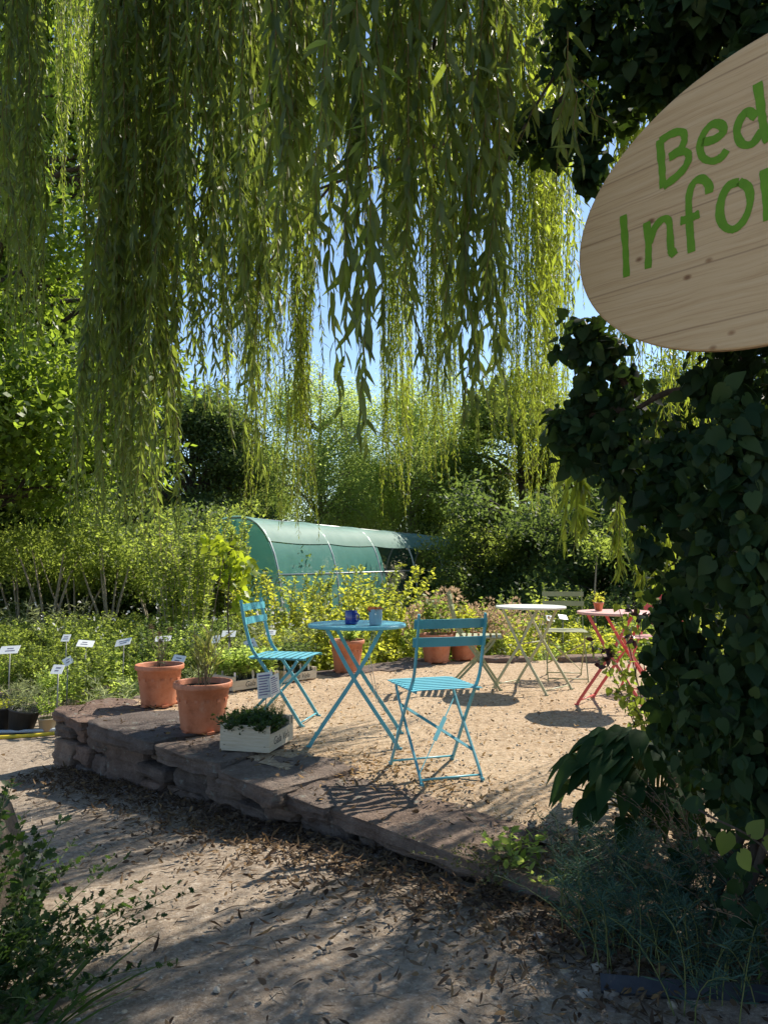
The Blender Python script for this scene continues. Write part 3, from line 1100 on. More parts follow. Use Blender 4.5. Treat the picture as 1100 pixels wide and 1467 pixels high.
# individual plants that stand out of the beds (u, depth, height scale ...)
def gpos(u, y):
    x = (u - 550) / FPX * y
    return (x, y, float(gz(x, y)))


ind = [
    ('shrub', plant(34, 1.0, 1.0, T_DIA, .06, 80, splay=.5, stem_r=.005), 'dark', 258, 8.7, 1.05, 'dense dark green shrub behind the two front terracotta pots'),
    ('shrub', plant(26, 1.25, .9, T_OVAL, .075, 42, splay=.55, stem_r=.005), 'lime', 555, 10.2, 1.38, 'bright yellow green shrub behind the blue table and its mugs'),
    ('shrub', plant(22, 1.1, .8, T_OVAL, .075, 42, splay=.55, stem_r=.005), 'lime', 470, 9.8, 1.25, 'yellow green leafy shrub left of the mugs below the net tunnel'),
    ('shrub', plant(24, 1.2, .8, T_DIA, .085, 50, splay=.55, stem_r=.005), 'mid', 672, 10.0, 1.05, 'fresh green shrub right of the pinkish dry hydrangea'),
    ('shrub', plant(22, 1.2, .8, T_OVAL, .08, 44, splay=.5, stem_r=.005), 'lime', 748, 10.4, .95, 'pale leafy shrub above the white round table'),
    ('shrub', plant(22, 1.3, .8, T_OVAL, .08, 40, splay=.5, stem_r=.005), 'mid', 800, 12.0, 1.1, 'loose green shrub behind the sage chair at the white table'),
    ('shrub', plant(26, 1.3, 1.0, T_DIA, .07, 50, splay=.6, stem_r=.005), 'dark', 880, 13.0, 1.0, 'dim green shrub behind the coral table near the ivy'),
    ('shrub', plant(26, 1.2, 1.0, T_DIA, .065, 60, splay=.6, stem_r=.005), 'lime', 400, 11.8, 1.35, 'green shrub in front of the left end of the net tunnel'),
    ('shrub', plant(30, 1.1, 1.2, T_NARROW, .13, 50, splay=.7, stem_r=.004), 'greyherb', 75, 11.0, 1.0, 'silvery feathery bush under the pale stemmed young trees'),
    ('shrub', plant(30, 1.1, .9, T_NARROW, .11, 60, splay=.5, stem_r=.004), 'greyherb', 405, 9.2, .9, 'soft grey green bush right of the left blue chair back'),
]
for nm, mbx, mt, u, y, sc_, lab in ind:
    plant_thing(nm, mbx, [M[mt], M['stem']], gpos(u, y), sc_, lab, 'shrub')

# pinkish dry hydrangeas
for u, y, sc_, lab in ((628, 8.9, 1.05, 'hydrangea with faded pinkish tan flower heads above the two back pots'), (712, 9.5, .92, 'smaller faded hydrangea just left of the white table top')):
    o = empty('hydrangea', gpos(u, y), RNG.uniform(0, 6), lab, 'shrub')
    plant(20, 1.0, .8, T_OVAL, .09, 22, splay=.5, stem_r=.005).build('foliage', [M['mid'], M['drystem']], o)
    fl = MB()
    for _ in range(34):
        c = np.array([RNG.normal(0, .22), RNG.normal(0, .22), RNG.uniform(.62, 1.08)])
        k = 36
        dd = rdir(k)
        put_leaves(fl, T_DIA, c + dd * .055, dd + rdir(k) * .6, rdir(k), .045)
    fl.build('flower_heads', M['pinkdry'], o)
    o.scale = (sc_,) * 3

# bright sapling standing in the bed, backlit
sap = empty('sapling', gpos(330, 7.9), 0, 'young sapling with large glowing yellow green leaves behind the left blue chair', 'young tree')
b = MB()
b.tube(fillet([(0, 0, 0), (.03, 0, .5), (-.02, .02, 1.0), (.02, 0, 1.78)], 4), np.linspace(.012, .005, 13), 6)
tips = []
for k in range(11):
    z0 = RNG.uniform(1.0, 1.66)
    a = RNG.uniform(0, 6.28)
    e = np.array([math.cos(a) * .2, math.sin(a) * .2, z0 + .12])
    b.tube([(0, 0, z0), e * [.5, .5, 0] + [0, 0, z0 + .08], e], [.005, .004, .002], 4)
    tips += [e * [kk, kk, 0] + [0, 0, z0 + .12 * kk] for kk in (.5, .75, 1)]
b.build('stem', M['vine'], sap)
b = MB()
tips = np.array(tips)
for _ in range(6):
    Q = tips + RNG.normal(size=tips.shape) * .045
    n_ = len(Q)
    put_leaves(b, T_IVY, Q, rdir(n_) + [0, 0, -.5], nrm(RNG.normal(size=(n_, 3)) + [0, -.4, .6]), RNG.uniform(.06, .10, n_), 0, 1.1)
m_ = leaf_mat('glowing_sapling_leaf', [(.10, .17, .015), (.14, .20, .02), (.18, .22, .02)], (.50, .60, .03), .5, .45)
b.build('foliage', m_, sap)

# thin sapling with a bare stem at right
sap = empty('sapling', gpos(852, 12.2), 0, 'slim sapling with a bare pale stem and small light green tuft', 'young tree')
b = MB()
b.tube(fillet([(0, 0, 0), (-.03, 0, .8), (.02, 0, 1.5), (.06, 0, 1.75)], 4), np.linspace(.02, .006, 13), 6)
b.build('stem', M['palebark'], sap)
b = MB()
n_ = 420
Q = np.array([.05, 0, 1.72]) + RNG.normal(size=(n_, 3)) * [.17, .17, .13]
put_leaves(b, T_DIA, Q, rdir(n_), rdir(n_) + [0, 0, .6], .075)
b.build('foliage', M['mid'], sap)


# ------------------------------------------------------------------ terracotta pots
def terracotta(u, vb, dia, label, h=None, mini=False, z=.013):
    c = gp(u, vb, z)
    o = empty('terracotta_pot', c, 0, label, 'plant pot', 'large terracotta pots on the terrace')
    r = dia / 2
    h = h or dia * .83
    b = MB()
    prof = [(0, .0), (r * .66, 0), (r * .705, .006), (r * .72, .02), (r * .835, h * .60), (r * .845, h * .615), (r * .852, h * .70), (r * .86, h * .705), (r * .90, h * .86), (r * .985, h * .885), (r, h * .905), (r, h * .985), (r * .985, h), (r * .94, h), (r * .925, h * .98), (r * .90, h * .88), (r * .88, h * .86)]
    b.lathe(prof, 56)
    for k in range(14):
        a_ = k * 2 * math.pi / 14 + .2
        rr = r * .853
        b.box((math.cos(a_) * rr, math.sin(a_) * rr, h * .66), (.008, .02, h * .055), Matrix.Rotation(a_, 3, 'Z'))
    for k in range(5):
        a_ = k * 2 * math.pi / 5 + .3
        b.box((math.cos(a_) * r * .70, math.sin(a_) * r * .70, .006), (.04, .05, .016), Matrix.Rotation(a_, 3, 'Z'))
    b.build('pot', M['terracotta'], o)
    b = MB()
    seg, rings = 28, 6
    ang = np.arange(seg) * 2 * math.pi / seg
    vv = [(0, 0, h * .86)]
    prof = [(0.0, h * .875)] + [(r * .885 * k / rings, h * (.875 + .012 * math.sin(k * 2.3))) for k in range(1, rings + 1)]
    b.lathe(prof, seg)
    b.build('soil', M['soil'], o)
    return o, r, h


pot1, r1, h1 = terracotta(290, 1046, .372, 'front terracotta pot with a few yellowing grassy stems, beside the herb crate')
pot2, r2, h2 = terracotta(228, 1009, .362, 'terracotta pot with a withered seed head plant, on the wall corner')
pot3, r3, h3 = terracotta(497, 962, .345, 'terracotta pot alone behind the legs of the blue table', h=.31)
pot4, r4, h4 = terracotta(625, 948, .365, 'left one of two touching terracotta pots behind the nearest chair back', h=.30)
pot5, r5, h5 = terracotta(664, 944, .355, 'right one of two touching terracotta pots behind the nearest chair back', h=.29)


def top_plant(name, mbx, mats_, pot, h, label, cat='plant'):
    o = mbx.build(name, mats_)
    o.location = pot.location + Vector((0, 0, h * .87))
    return tag(o, label, cat)


b = plant(12, .42, .12, T_NARROW, .17, 7, splay=1.0, stem_r=.0025, droop=.15, low=.05, tilt_up=1.1)
b.tube(fillet([(.02, .0, 0), (.05, .02, .4), (.12, .02, .85)], 4), np.linspace(.003, .0012, 9), 4, 1)
b.tube(fillet([(-.02, .0, 0), (-.06, -.02, .4), (-.10, .02, .78)], 4), np.linspace(.003, .0012, 9), 4, 1)
top_plant('grassy_plant', b, [leaf_mat('yellowing_leaf', [(.12, .15, .03), (.17, .18, .05), (.24, .2, .08)], (.4, .42, .08), .4), M['drystem']], pot1, h1, 'sparse grassy plant with yellowing leaves growing in the front terracotta pot')
b = plant(7, .34, .10, T_OVAL, .05, 8, splay=1.1, stem_r=.003)
for a_, l_ in ((.2, .30), (1.9, .26), (3.6, .32), (5, .22)):
    e = np.array([math.cos(a_) * .07, math.sin(a_) * .05, l_])
    b.tube([(0, 0, 0), e * .5 + [.01, 0, 0], e], .002, 4, 1)
    dd = rdir(60)
    put_leaves(b, T_NARROW, e + dd * .006, dd, rdir(60), .024, 2, 1.6)
top_plant('withered_plant', b, [M['dark'], M['drystem'], M['dryplant']], pot2, h2, 'withered plant with round brown seed heads in the rear left terracotta pot')
top_plant('potted_plant', plant(10, .20, .14, T_OVAL, .07, 14, splay=.8), [M['herb'], M['stem']], pot3, h3, 'small leafy plant in the terracotta pot behind the blue table')
top_plant('potted_plant', plant(16, .55, .26, T_OVAL, .085, 20, splay=.7), [M['mid'], M['stem']], pot4, h4, 'bushy green plant in the left of the two touching pots')
top_plant('potted_plant', plant(14, .42, .24, T_OVAL, .075, 18, splay=.7), [M['lime'], M['stem']], pot5, h5, 'yellow green plant in the right of the two touching pots')


# ------------------------------------------------------------------ wooden crates with seedlings
def text_mesh(txt, size, shear=.0, name='lettering'):
    c = bpy.data.curves.new('t', 'FONT')
    c.body = txt
    c.size = size
    c.shear = shear
    c.align_x = 'CENTER'
    c.align_y = 'CENTER'
    c.extrude = .0006
    o = bpy.data.objects.new('t', c)
    COL.objects.link(o)
    dg = bpy.context.evaluated_depsgraph_get()
    me = bpy.data.meshes.new_from_object(o.evaluated_get(dg))
    bpy.data.objects.remove(o)
    me.name = name
    return me


def crate(c, rz, L, Wd, H, label, text_side, text_size=.05):
    """L along local x, Wd along local y; ends (x = +-L/2) are full boards"""
    o = empty('wooden_crate', c, rz, label, 'crate', 'pale wooden fruit crates of seedlings')
    th = .008
    for sy in (-1, 1):
        b = MB()
        hh = H * (.66 if sy == text_side or True else 1)
        b.box((0, sy * (Wd / 2 - th / 2), hh / 2 + .006), (L - 2 * .0125, th, hh))
        b.build('side_board', M['crate'], o)
    for sx in (-1, 1):
        b = MB()
        b.box((sx * (L / 2 - .006), 0, H / 2 + .004), (.012, Wd, H))
        for yy in (-.42, -.40, .40, .42):
            for zz in (.25, .75):
                b.box((sx * (L / 2 + .0006), yy * Wd, H * zz), (.0012, .004, .004), mat=1)
        b.build('end_board', [M['crate'], M['ink']], o)
    for sx in (-1, 1):
        for sy in (-1, 1):
            b = MB()
            b.box((sx * (L / 2 - .026), sy * (Wd / 2 - th - .011), H / 2 + .004), (.026, .021, H * .98))
            b.build('corner_post', M['crate'], o)
    b = MB()
    b.box((0, 0, .004), (L - .03, Wd - .02, .006))
    b.build('bottom_board', M['crate'], o)
    me = text_mesh('Gala Vela', text_size, .25)
    me.materials.append(M['ink'])
    lo = bpy.data.objects.new('lettering', me)
    COL.objects.link(lo)
    lo.parent = o
    lo.location = (0, text_side * (Wd / 2 + .0004), H * .33 + .006)
    lo.rotation_euler = (R(90), 0, 0 if text_side < 0 else R(180))
    return o


def seed_pot(c, mbx, mats_, label, group, s=.075, tagstick=True):
    o = empty('potted_seedling', c, RNG.uniform(-.2, .2), label, 'potted seedling', group)
    b = MB()
    h_ = s
    for sx, sy, w, d in ((0, -1, s, .002), (0, 1, s, .002), (-1, 0, .002, s), (1, 0, .002, s)):
        b.box((sx * s / 2, sy * s / 2, h_ / 2), (w, d, h_))
    b.box((0, 0, .002), (s * .9, s * .9, .003))
    b.build('pot', M['blackpot'], o)
    b = MB()
    b.box((0, 0, h_ * .85), (s * .95, s * .95, .004))
    b.build('soil', M['soil'], o)
    l = mbx.build('foliage', mats_, o)
    l.location = (0, 0, h_ * .85)
    if tagstick:
        b = MB()
        b.box((.02, -s / 2 - .004, h_ + .02), (.016, .0012, .085), Matrix.Rotation(.12, 3, 'X'))
        b.build('plant_tag', M['label'], o)
    return o


# front crate on the wall: end board faces the camera, printed side to its right
c0, c1, c2 = gp(310, 1080, .014), gp(388, 1078, .014), gp(423, 1061, .014)
wv = c1 - c0
Wd = float(np.linalg.norm(wv))
ang = math.atan2(wv[1], wv[0]) - R(21)
Lc = .36
ctr = (c0 + c1) / 2 + np.array([.0, .02, 0]) + np.array([-math.sin(ang), math.cos(ang), 0]) * Lc / 2
CR1 = crate(ctr, ang + R(90), Lc, Wd, .145, 'wooden crate of dark green herbs standing on the wall beside the front pot', -1, .062)
pars = [plant(26, .13, .13, T_LOBED, .030, 16, splay=.9, stem_r=.0015) for _ in range(2)]
ros = plant(12, .20, .09, T_NARROW, .03, 40, splay=.5, stem_r=.002)
A1 = Matrix.Translation(ctr) @ Matrix.Rotation(ang + R(90), 4, 'Z')
k = 0
for i in range(4):
    for j in range(3):
        q = A1 @ Vector((-.126 + i * .084, .093 - j * .093, .012))
        herb = (i < 2) or j == 0
        if i == 3 and j == 2:
            continue
        seed_pot(q, (pars[k % 2] if (i + j) < 4 else ros), [M['parsley'] if (i + j) < 4 else M['dark'], M['stem']],
                 'curly dark green parsley pot in the front wooden crate' if (i + j) < 4 else 'upright rosemary like herb pot at the back of the front wooden crate', 'herb pots in the front crate', .076, (i + j) >= 4)
        k += 1
# back crates under and behind the left chair
c0, c1 = gp(333, 991, .012), gp(398, 981, .012)
dv = c1 - c0
a3 = math.atan2(dv[1], dv[0])
ctr = c0 + nrm(dv) * .25 + np.array([-math.sin(a3), math.cos(a3), 0]) * .15
crate(ctr, a3, .50, .30, .115, 'wooden crate of leafy seedlings behind the left blue chair legs', -1, .062)
sml = [plant(12, .30, .15, T_OVAL, .05, 18, splay=.8, stem_r=.002) for _ in range(3)]
A2 = Matrix.Translation(ctr) @ Matrix.Rotation(a3, 4, 'Z')
for i in range(5):
    for j in range(3):
        q = A2 @ Vector((-.19 + i * .092, -.09 + j * .09, .012))
        seed_pot(q, sml[(i + j) % 3], [M['herb'], M['stem']], 'small black pot with leafy green seedling in the crate behind the left chair', 'seedling pots in the left back crate', .078, (i + j) % 2 == 0)
c0 = gp(404, 979, .012)
ctr = c0 + np.array([math.cos(a3), math.sin(a3), 0]) * .22 + np.array([-math.sin(a3), math.cos(a3), 0]) * .15
crate(ctr, a3, .40, .30, .10, 'shallow wooden crate of dark seedlings seen through the left chair legs', -1, .06)
A2 = Matrix.Translation(ctr) @ Matrix.Rotation(a3, 4, 'Z')
for i in range(4):
    for j in range(2):
        q = A2 @ Vector((-.14 + i * .093, -.08 + j * .11, .012))
        seed_pot(q, sml[(i + j) % 3], [M['dark'], M['stem']], 'small black pot with dark seedling in the shallow crate under the left chair', 'seedling pots in the shallow crate', .078)


# printed sheets on a stick in the front crate
pl_ = empty('price_sheet', gp(384, 1050, .03), 0, 'two white printed sheets on a stick above the herb crate', 'sign')
pl_.location = at(381, 1010, 4.62) * [1, 1, 0] + [0, 0, .03]
b = MB()
b.tube([(0, .006, 0), (0, .006, .40)], .003, 6)
b.build('stick', M['stake'], pl_)
for k, (dx, dy, rz_, w_, h_, tl_) in enumerate(((-.004, 0, R(28), .098, .150, .06), (.050, .02, R(62), .09, .12, .14))):
    Rm = Matrix.Rotation(rz_, 3, 'Z') @ Matrix.Rotation(-tl_, 3, 'Y')
    b = MB()
    b.box((dx, dy - .004, .325), (w_, .0015, h_), Rm)
    rr = random.Random(k)
    for i in range(8):
        ww = w_ * rr.uniform(.4, .8)
        z_ = h_ * (.38 - i * .105)
        c_ = np.array([dx, dy - .004, .325]) + np.array(Rm) @ np.array([-(w_ * .42 - ww / 2) * .9, -.0012, z_])
        b.box(c_, (ww, .0006, h_ * .035 if i else h_ * .06), Rm, 1)
    b.build('sheet', [M['label'], M['purpleink']], pl_)


# ------------------------------------------------------------------ plant labels on stakes
def plant_label(u, v, y, w, hh, label, rz=0, tilt=.9, roll=0):
    w, hh = w * .86, hh * .82
    c = at(u, v, y)
    zb = float(gz(c[0], c[1]))
    o = empty('plant_label', (c[0], c[1], zb), rz, label, 'plant label', 'white plant labels in the nursery beds')
    b = MB()
    b.tube([(0, .012, 0), (0, .012, c[2] - zb - .01)], .006, 6)
    b.build('stake', M['stake'], o)
    b = MB()
    Rm = Matrix.Rotation(roll, 3, 'Y') @ Matrix.Rotation(-tilt, 3, 'X')
    b.box((0, 0, c[2] - zb), (w, .004, hh), Rm)
    rr = random.Random(int(u))
    for i in range(2):
        ww = w * rr.uniform(.3, .6)
        cc = np.array([0, 0, c[2] - zb]) + np.array(Rm) @ np.array([rr.uniform(-.08, .08) * w, -.0028, hh * (.16 - .3 * i)])
        b.box(cc, (ww, .0012, hh * .10), Rm, 1)
    b.build('plate', [M['label'], M['labelink']], o)


for a in [
    (14, 931, 7.6, .22, .13, 'white plant label cut by the left photo edge', 0, .9, -.06),
    (95, 914, 8.4, .10, .12, 'narrow white plant label, upper one of the pair left of the pots', 0, .8, 0),
    (123, 922, 8.0, .19, .12, 'wide white plant label level with the narrow one, left of the pots', .1, .95, .08),
    (83, 959, 6.75, .115, .12, 'white plant label on a bare dark stake in front of the low herbs', 0, .8, .03),
    (98, 947, 7.3, .10, .10, 'tilted cream plant label slanting among the herbs', .5, .7, -.5),
    (177, 920, 8.0, .19, .12, 'white plant label leaning left of the rear terracotta pot', -.1, .9, -.2),
    (234, 915, 8.1, .19, .10, 'white plant label above the rear terracotta pot', 0, .95, -.05),
    (256, 945, 7.3, .15, .11, 'greyish plant label between the two front terracotta pots', -.3, .6, .1),
    (309, 916, 8.0, .11, .12, 'small white plant label left of the wide one over the front pot', 0, .8, -.15),
    (328, 908, 8.3, .17, .11, 'wide white plant label standing over the front terracotta pot', 0, .85, 0),
    (388, 906, 8.2, .12, .09, 'white plant label seen between the left blue chair back bars', 0, .9, .05),
    (788, 886, 10.2, .12, .14, 'white plant label beneath the white table seen through its legs', 0, .9, .1),
    (806, 884, 9.8, .13, .11, 'bluish white plant label between white table and coral table', .2, .95, .12),
    (360, 925, 7.8, .14, .16, 'pale blank plant label upright behind the left blue chair', .5, .35, -.35),
]:
    plant_label(*a)

# hoses on the ground at left
for nm, mt, P, lab in (('garden_hose', 'hosey', [(-5.2, 6.9, 0), (-4.0, 6.72, 0), (-3.4, 6.62, 0), (-2.9, 6.75, 0), (-2.62, 7.0, 0), (-2.5, 7.5, 0)], 'yellow garden hose lying along the bed left of the wall'),
                       ('garden_hose', 'hoseb', [(-5.2, 7.1, 0), (-4.0, 6.9, 0), (-3.3, 6.85, 0), (-2.8, 7.0, 0), (-2.7, 7.4, 0)], 'grey blue garden hose lying behind the yellow hose')):
    P = np.array(P)
    P[:, 2] = gz(P[:, 0], P[:, 1]) + .022
    b = MB()
    b.tube(fillet(P, 8), .016, 10)
    tag(b.build(nm, M[mt]), lab, 'hose')

# black nursery pots at left
for u, v, y, lab, tl_, mt in ((14, 1022, 7.05, 'black nursery pot at the left photo edge under leafy herbs', 0, 'low'), (38, 1020, 6.95, 'leaning black nursery pot left of the pale small pot', .18, 'feather'), (76, 1018, 6.95, 'small pale clay pot of low herbs in front of the dark stake', 0, 'herb')):
    x_ = (u - 550) / FPX * y
    o = empty('nursery_pot', (x_, y, float(gz(x_, y))), 0, lab, 'plant pot', 'nursery pots at the left bed')
    o.rotation_euler = (0, tl_, 0)
    b = MB()
    sm_ = .6 if u == 76 else 1
    b.lathe([(0, 0), (.10 * sm_, 0), (.13 * sm_, .19 * sm_), (.138 * sm_, .19 * sm_), (.138 * sm_, .205 * sm_), (.126 * sm_, .205 * sm_), (.12 * sm_, .17 * sm_), (0, .17 * sm_)], 24)
    b.build('pot', M['blackpot'] if u != 76 else plain_mat('pale_clay', (.36, .29, .2), (.44, .37, .27)), o)
    k_ = PL[mt][0].build('foliage', [M[PLM[mt]], M['stem']], o)
    k_.location = (0, 0, .16 * sm_)
    k_.scale = (.65, .65, .65)

# dark plastic bed edging at lower right
b = MB()
P = np.array([gp(u, v, -.12) for u, v in ((1180, 1452), (1100, 1449), (1040, 1441), (980, 1433), (920, 1425), (860, 1417))])
P[:, 2] = gz(P[:, 0], P[:, 1]) + .02
b.bar(fillet(P, 5), (0, .85, .5), .05, .012)
tag(b.build('bed_edging', M['edging']), 'dark plastic edging strip along the bed below the trunk', 'edging')


# ------------------------------------------------------------------ shade net tunnel
tun = empty('shade_tunnel', (-2.6, 14, -.38), 0, 'long arched garden tunnel covered with green shade net', 'garden tunnel')
A = np.array([-2.72, 14.2])
Bv = np.array([1.80, 25.2])
ax = (Bv - A) / np.linalg.norm(Bv - A)
side = np.array([ax[1], -ax[0]])           # to the camera's right
LEN, HW, HT, ZB = float(np.linalg.norm(Bv - A)), .98, 2.30, -.38


def arch(s, k0=0., k1=1., n=20, r=1.0):
    """points of one hoop at distance s along the tunnel; k from far foot (0) to near foot (1)"""
    out = []
    for k in np.linspace(k0, k1, n):
        a = math.pi * (1 - k)
        cx = math.cos(a)
        sz = math.sin(a) ** .72
        w = math.copysign(abs(cx) ** .85, cx) * HW * r
        q = A + ax * s + side * w
        out.append((q[0] + 2.6, q[1] - 14, sz * HT * r))
    return np.array(out)


for i in range(6):
    b = MB()
    b.tube(arch(LEN * i / 5), .022, 8)
    b.build('hoop', M['zinc'], tun)
b = MB()
b.tube([arch(0, .5, .5, 2)[0], arch(LEN, .5, .5, 2)[0]], .018, 8)
b.tube([arch(0, .86, .86, 2)[0], arch(LEN, .86, .86, 2)[0]], .014, 8)
b.tube([arch(0, .14, .14, 2)[0], arch(LEN, .14, .14, 2)[0]], .014, 8)
b.build('purlin', M['zinc'], tun)


def net_panel(k0, k1, s0, s1, r=1.012, sag=.03):
    rows = []
    n = 34
    for i in range(n + 1):
        s = s0 + (s1 - s0) * i / n
        ph = (s / LEN * 5) % 1
        rows.append(arch(s, k0, k1, 16, r) - [0, 0, sag * math.sin(math.pi * ph)])
    rows = np.array(rows)
    b = MB()
    V, F = grid_mesh(rows[..., 0], rows[..., 1], rows[..., 2])
    b.add(V, F)
    return b


net_panel(.42, .74, -.05, LEN + .05).build('roof_net', M['netlit'], tun)
net_panel(0, .42, -.05, LEN + .05).build('far_side_net', M['netshaded'], tun)
net_panel(.74, 1, -.05, LEN * .42, 1.0).build('side_net', M['net'], tun)
b = MB()
rim = arch(0, 0, 1, 24, 1.0)
cn = rim.mean(0)
b.add(np.concatenate([rim, [[*(rim[0] + rim[-1])[:2] / 2, 0]]]), np.array([[i, i + 1, 24] for i in range(23)]))
b.build('end_net', M['net'], tun)


# ------------------------------------------------------------------ trees
def tree_parts(clumps, leaf, dens, tpl=T_DIA, sub=.30, tight=.5, trunk=None, tr=.12, limbs=True, up=.4, gap=.25, per=26):
    """crown: leaf tufts scattered through the shells of ellipsoid clumps; trunk: tapered bole with limbs to the clumps"""
    cr = MB()
    allP, allN = [], []
    for (cx, cy, cz, rx, ry, rz) in clumps:
        area = (rx * ry + ry * rz + rx * rz) * 4.19
        nt_ = max(6, int(area * dens))
        d = rdir(nt_)
        rad = RNG.uniform(tight, 1.02, nt_)[:, None]
        c = np.array([cx, cy, cz]) + d * rad * [rx, ry, rz]
        keep = RNG.random(nt_) > gap
        c, d = c[keep], d[keep]
        q = np.repeat(c, per, 0) + RNG.normal(size=(len(c) * per, 3)) * sub * [1, 1, .55]
        allP.append(q)
        allN.append(np.repeat(d, per, 0))
    P, Dn = np.concatenate(allP), np.concatenate(allN)
    n = len(P)
    N = nrm(Dn * .5 + np.array([0, 0, up]) + RNG.normal(size=(n, 3)) * .6)
    put_leaves(cr, tpl, P, rdir(n) + Dn * .4 + [0, 0, -.15], N, leaf * RNG.uniform(.65, 1.3, n))
    tk = MB()
    if trunk is not None:
        trunk = fillet(trunk, 5)
        L_ = len(trunk)
        tk.tube(trunk, np.linspace(tr, tr * .3, L_) + np.r_[tr * .35, tr * .12, np.zeros(L_ - 2)], 10)
        if limbs:
            for (cx, cy, cz, rx, ry, rz) in clumps:
                j = int(np.argmin(np.abs(trunk[:, 2] - (cz - .35 * math.hypot(cx - trunk[0, 0], cy - trunk[0, 1]) - rz * .3))))
                e = np.array([cx, cy, cz])
                b0 = trunk[j]
                mid = b0 * .5 + e * .5 + [0, 0, .12 * np.linalg.norm(e - b0) * (1 if e[2] > b0[2] else -.3)]
                tk.tube(fillet([b0, mid, e], 4), np.linspace(tr * .42, tr * .1, 9), 6)
                for _ in range(3):
                    e2 = e + rdir(1)[0] * [rx, ry, rz] * .8
                    tk.tube([e * .6 + b0 * .4, (e * .6 + b0 * .4) * .4 + e2 * .6 + [0, 0, .1], e2], [tr * .16, tr * .1, tr * .04], 5)
    return cr, tk


def tree(name, loc, clumps, leaf, dens, mat, bark, label, cat='tree', group=None, **kw):
    o = empty(name, loc, 0, label, cat, group)
    cr, tk = tree_parts(clumps, leaf, dens, **kw)
    cr.build('crown', M[mat], o)
    if kw.get('trunk') is not None:
        tk.build('trunk', M[bark], o)
    return o


def blob(n, cx, cy, cz, sx, sy, sz, r0, r1):
    out = []
    for _ in range(n):
        d = rdir(1)[0] * RNG.uniform(.35, 1) ** .5
        r = RNG.uniform(r0, r1)
        out.append((cx + d[0] * sx, cy + d[1] * sy, cz + d[2] * sz, r, r, r * .75))
    return out


# large broadleaf tree at left
G = lambda x, y: (x, y, float(gz(x, y)))
cl = blob(58, 1.3, 0, 6.4, 2.4, 2.3, 5.0, .5, .95)
cl += blob(24, 1.3, -.5, 3.0, 2.4, 1.9, .9, .45, .75)
tree('broadleaf_tree', G(-6.3, 10.8), cl, .10, 15, 'maple', 'darkbark', 'big broadleaf tree with sunlit leaf clumps at the left edge', trunk=[(0, 0, 0), (.1, 0, 2), (-.05, 0, 5), (.1, .1, 9)], tr=.16, sub=.20, gap=.3, per=20)

cl = blob(40, -.6, 0, 4.6, 2.6, 2.0, 4.2, .7, 1.1)  # mostly hidden dark tree, added to darken the broadleaf's interior
t_a = tree('broadleaf_tree', G(-7.4, 13.8), cl, .13, 20, 'dark', 'darkbark', 'dark tree added behind the big left broadleaf to deepen its shade', trunk=[(0, 0, 0), (.1, 0, 2), (-.05, 0, 5), (.1, .1, 7)], tr=.2, sub=.25, per=22)

# tree line behind the tunnel
proto_dark = tree('deciduous_tree', G(-6.2, 24.5), blob(34, 0, 0, 4.2, 2.6, 2.4, 2.8, .7, 1.1), .12, 12, 'dark', 'darkbark', 'rounded dark green tree left of the pale tree line, behind the tunnel', group='trees beyond the nursery', trunk=[(0, 0, 0), (.1, 0, 2), (0, .1, 6.5)], tr=.22, sub=.28, per=24)
proto_mid = tree('deciduous_tree', G(4.5, 25.5), blob(40, 0, 0, 4.6, 2.3, 2.1, 2.9, .6, 1.0), .11, 11, 'mid', 'darkbark', 'mid green tree right of centre in the far tree line', group='trees beyond the nursery', trunk=[(0, 0, 0), (.1, 0, 2), (0, .1, 8)], tr=.22, sub=.28, per=24)
cl = []
for _ in range(46):
    a, rr = RNG.uniform(0, 6.28), 1.7 * math.sqrt(RNG.random())
    z = RNG.uniform(1.6, 7.6)
    w = 1.15 - .09 * abs(z - 4)
    cl.append((math.cos(a) * rr * w, math.sin(a) * rr * w, z, .5, .5, .95))
proto_pale = tree('birch_tree', G(-2.2, 26), cl, .08, 12.5, 'pale', 'palebark', 'pale weeping birch left of centre beyond the tunnel roof', group='pale birches beyond the tunnel', trunk=[(0, 0, 0), (.05, 0, 3), (0, .1, 8)], tr=.12, sub=.26, per=24, up=.1)
for (x, y, sc_, rz_, lab) in [(.9, 27, 1.0, 1.2, 'tallest pale birch near the middle of the tree line'), (2.7, 28.5, .92, 2.6, 'pale birch right of the tallest one, against the sky'), (-4.3, 27.5, .74, 4.1, 'pale birch half behind the dark tree at left'), (-.6, 29, .74, 5.2, 'pale birch between the tallest one and the left ones')]:
    copy_tree(proto_pale, G(x, y), rz_, sc_, lab)
for (x, y, sc_, rz_, lab) in [(-10.2, 23.5, .95, 2., 'dark tree far left in the tree line behind the young trees'), (8.4, 21, .95, 3.1, 'dark tree right of the far line behind the ivy clump'), (11.0, 19.5, 1.05, 5.1, 'dark tree at the right end of the tree line'), (-14, 24, 1.1, .3, 'dark tree at the far left end of the tree line'), (14.5, 20, 1.1, 4.3, 'dark tree behind the trunk at far right')]:
    copy_tree(proto_dark, G(x, y), rz_, sc_, lab)
for (x, y, sc_, rz_, lab) in [(7.0, 27, .85, 1.9, 'mid green tree behind the dark one at right'), (-16, 46, 1.1, 3.3, 'distant mid green tree far left beyond the dark trees'), (-8.5, 48, 1.05, .9, 'distant mid green tree left, seen over the dark trees'), (-1.2, 51, 1.0, .2, 'distant mid green tree behind the birches'), (6.5, 52, 1.05, 4.4, 'distant mid green tree right of the birches'), (14, 50, 1.1, 2.4, 'distant mid green tree behind the right dark trees')]:
    copy_tree(proto_mid, G(x, y), rz_, sc_, lab)

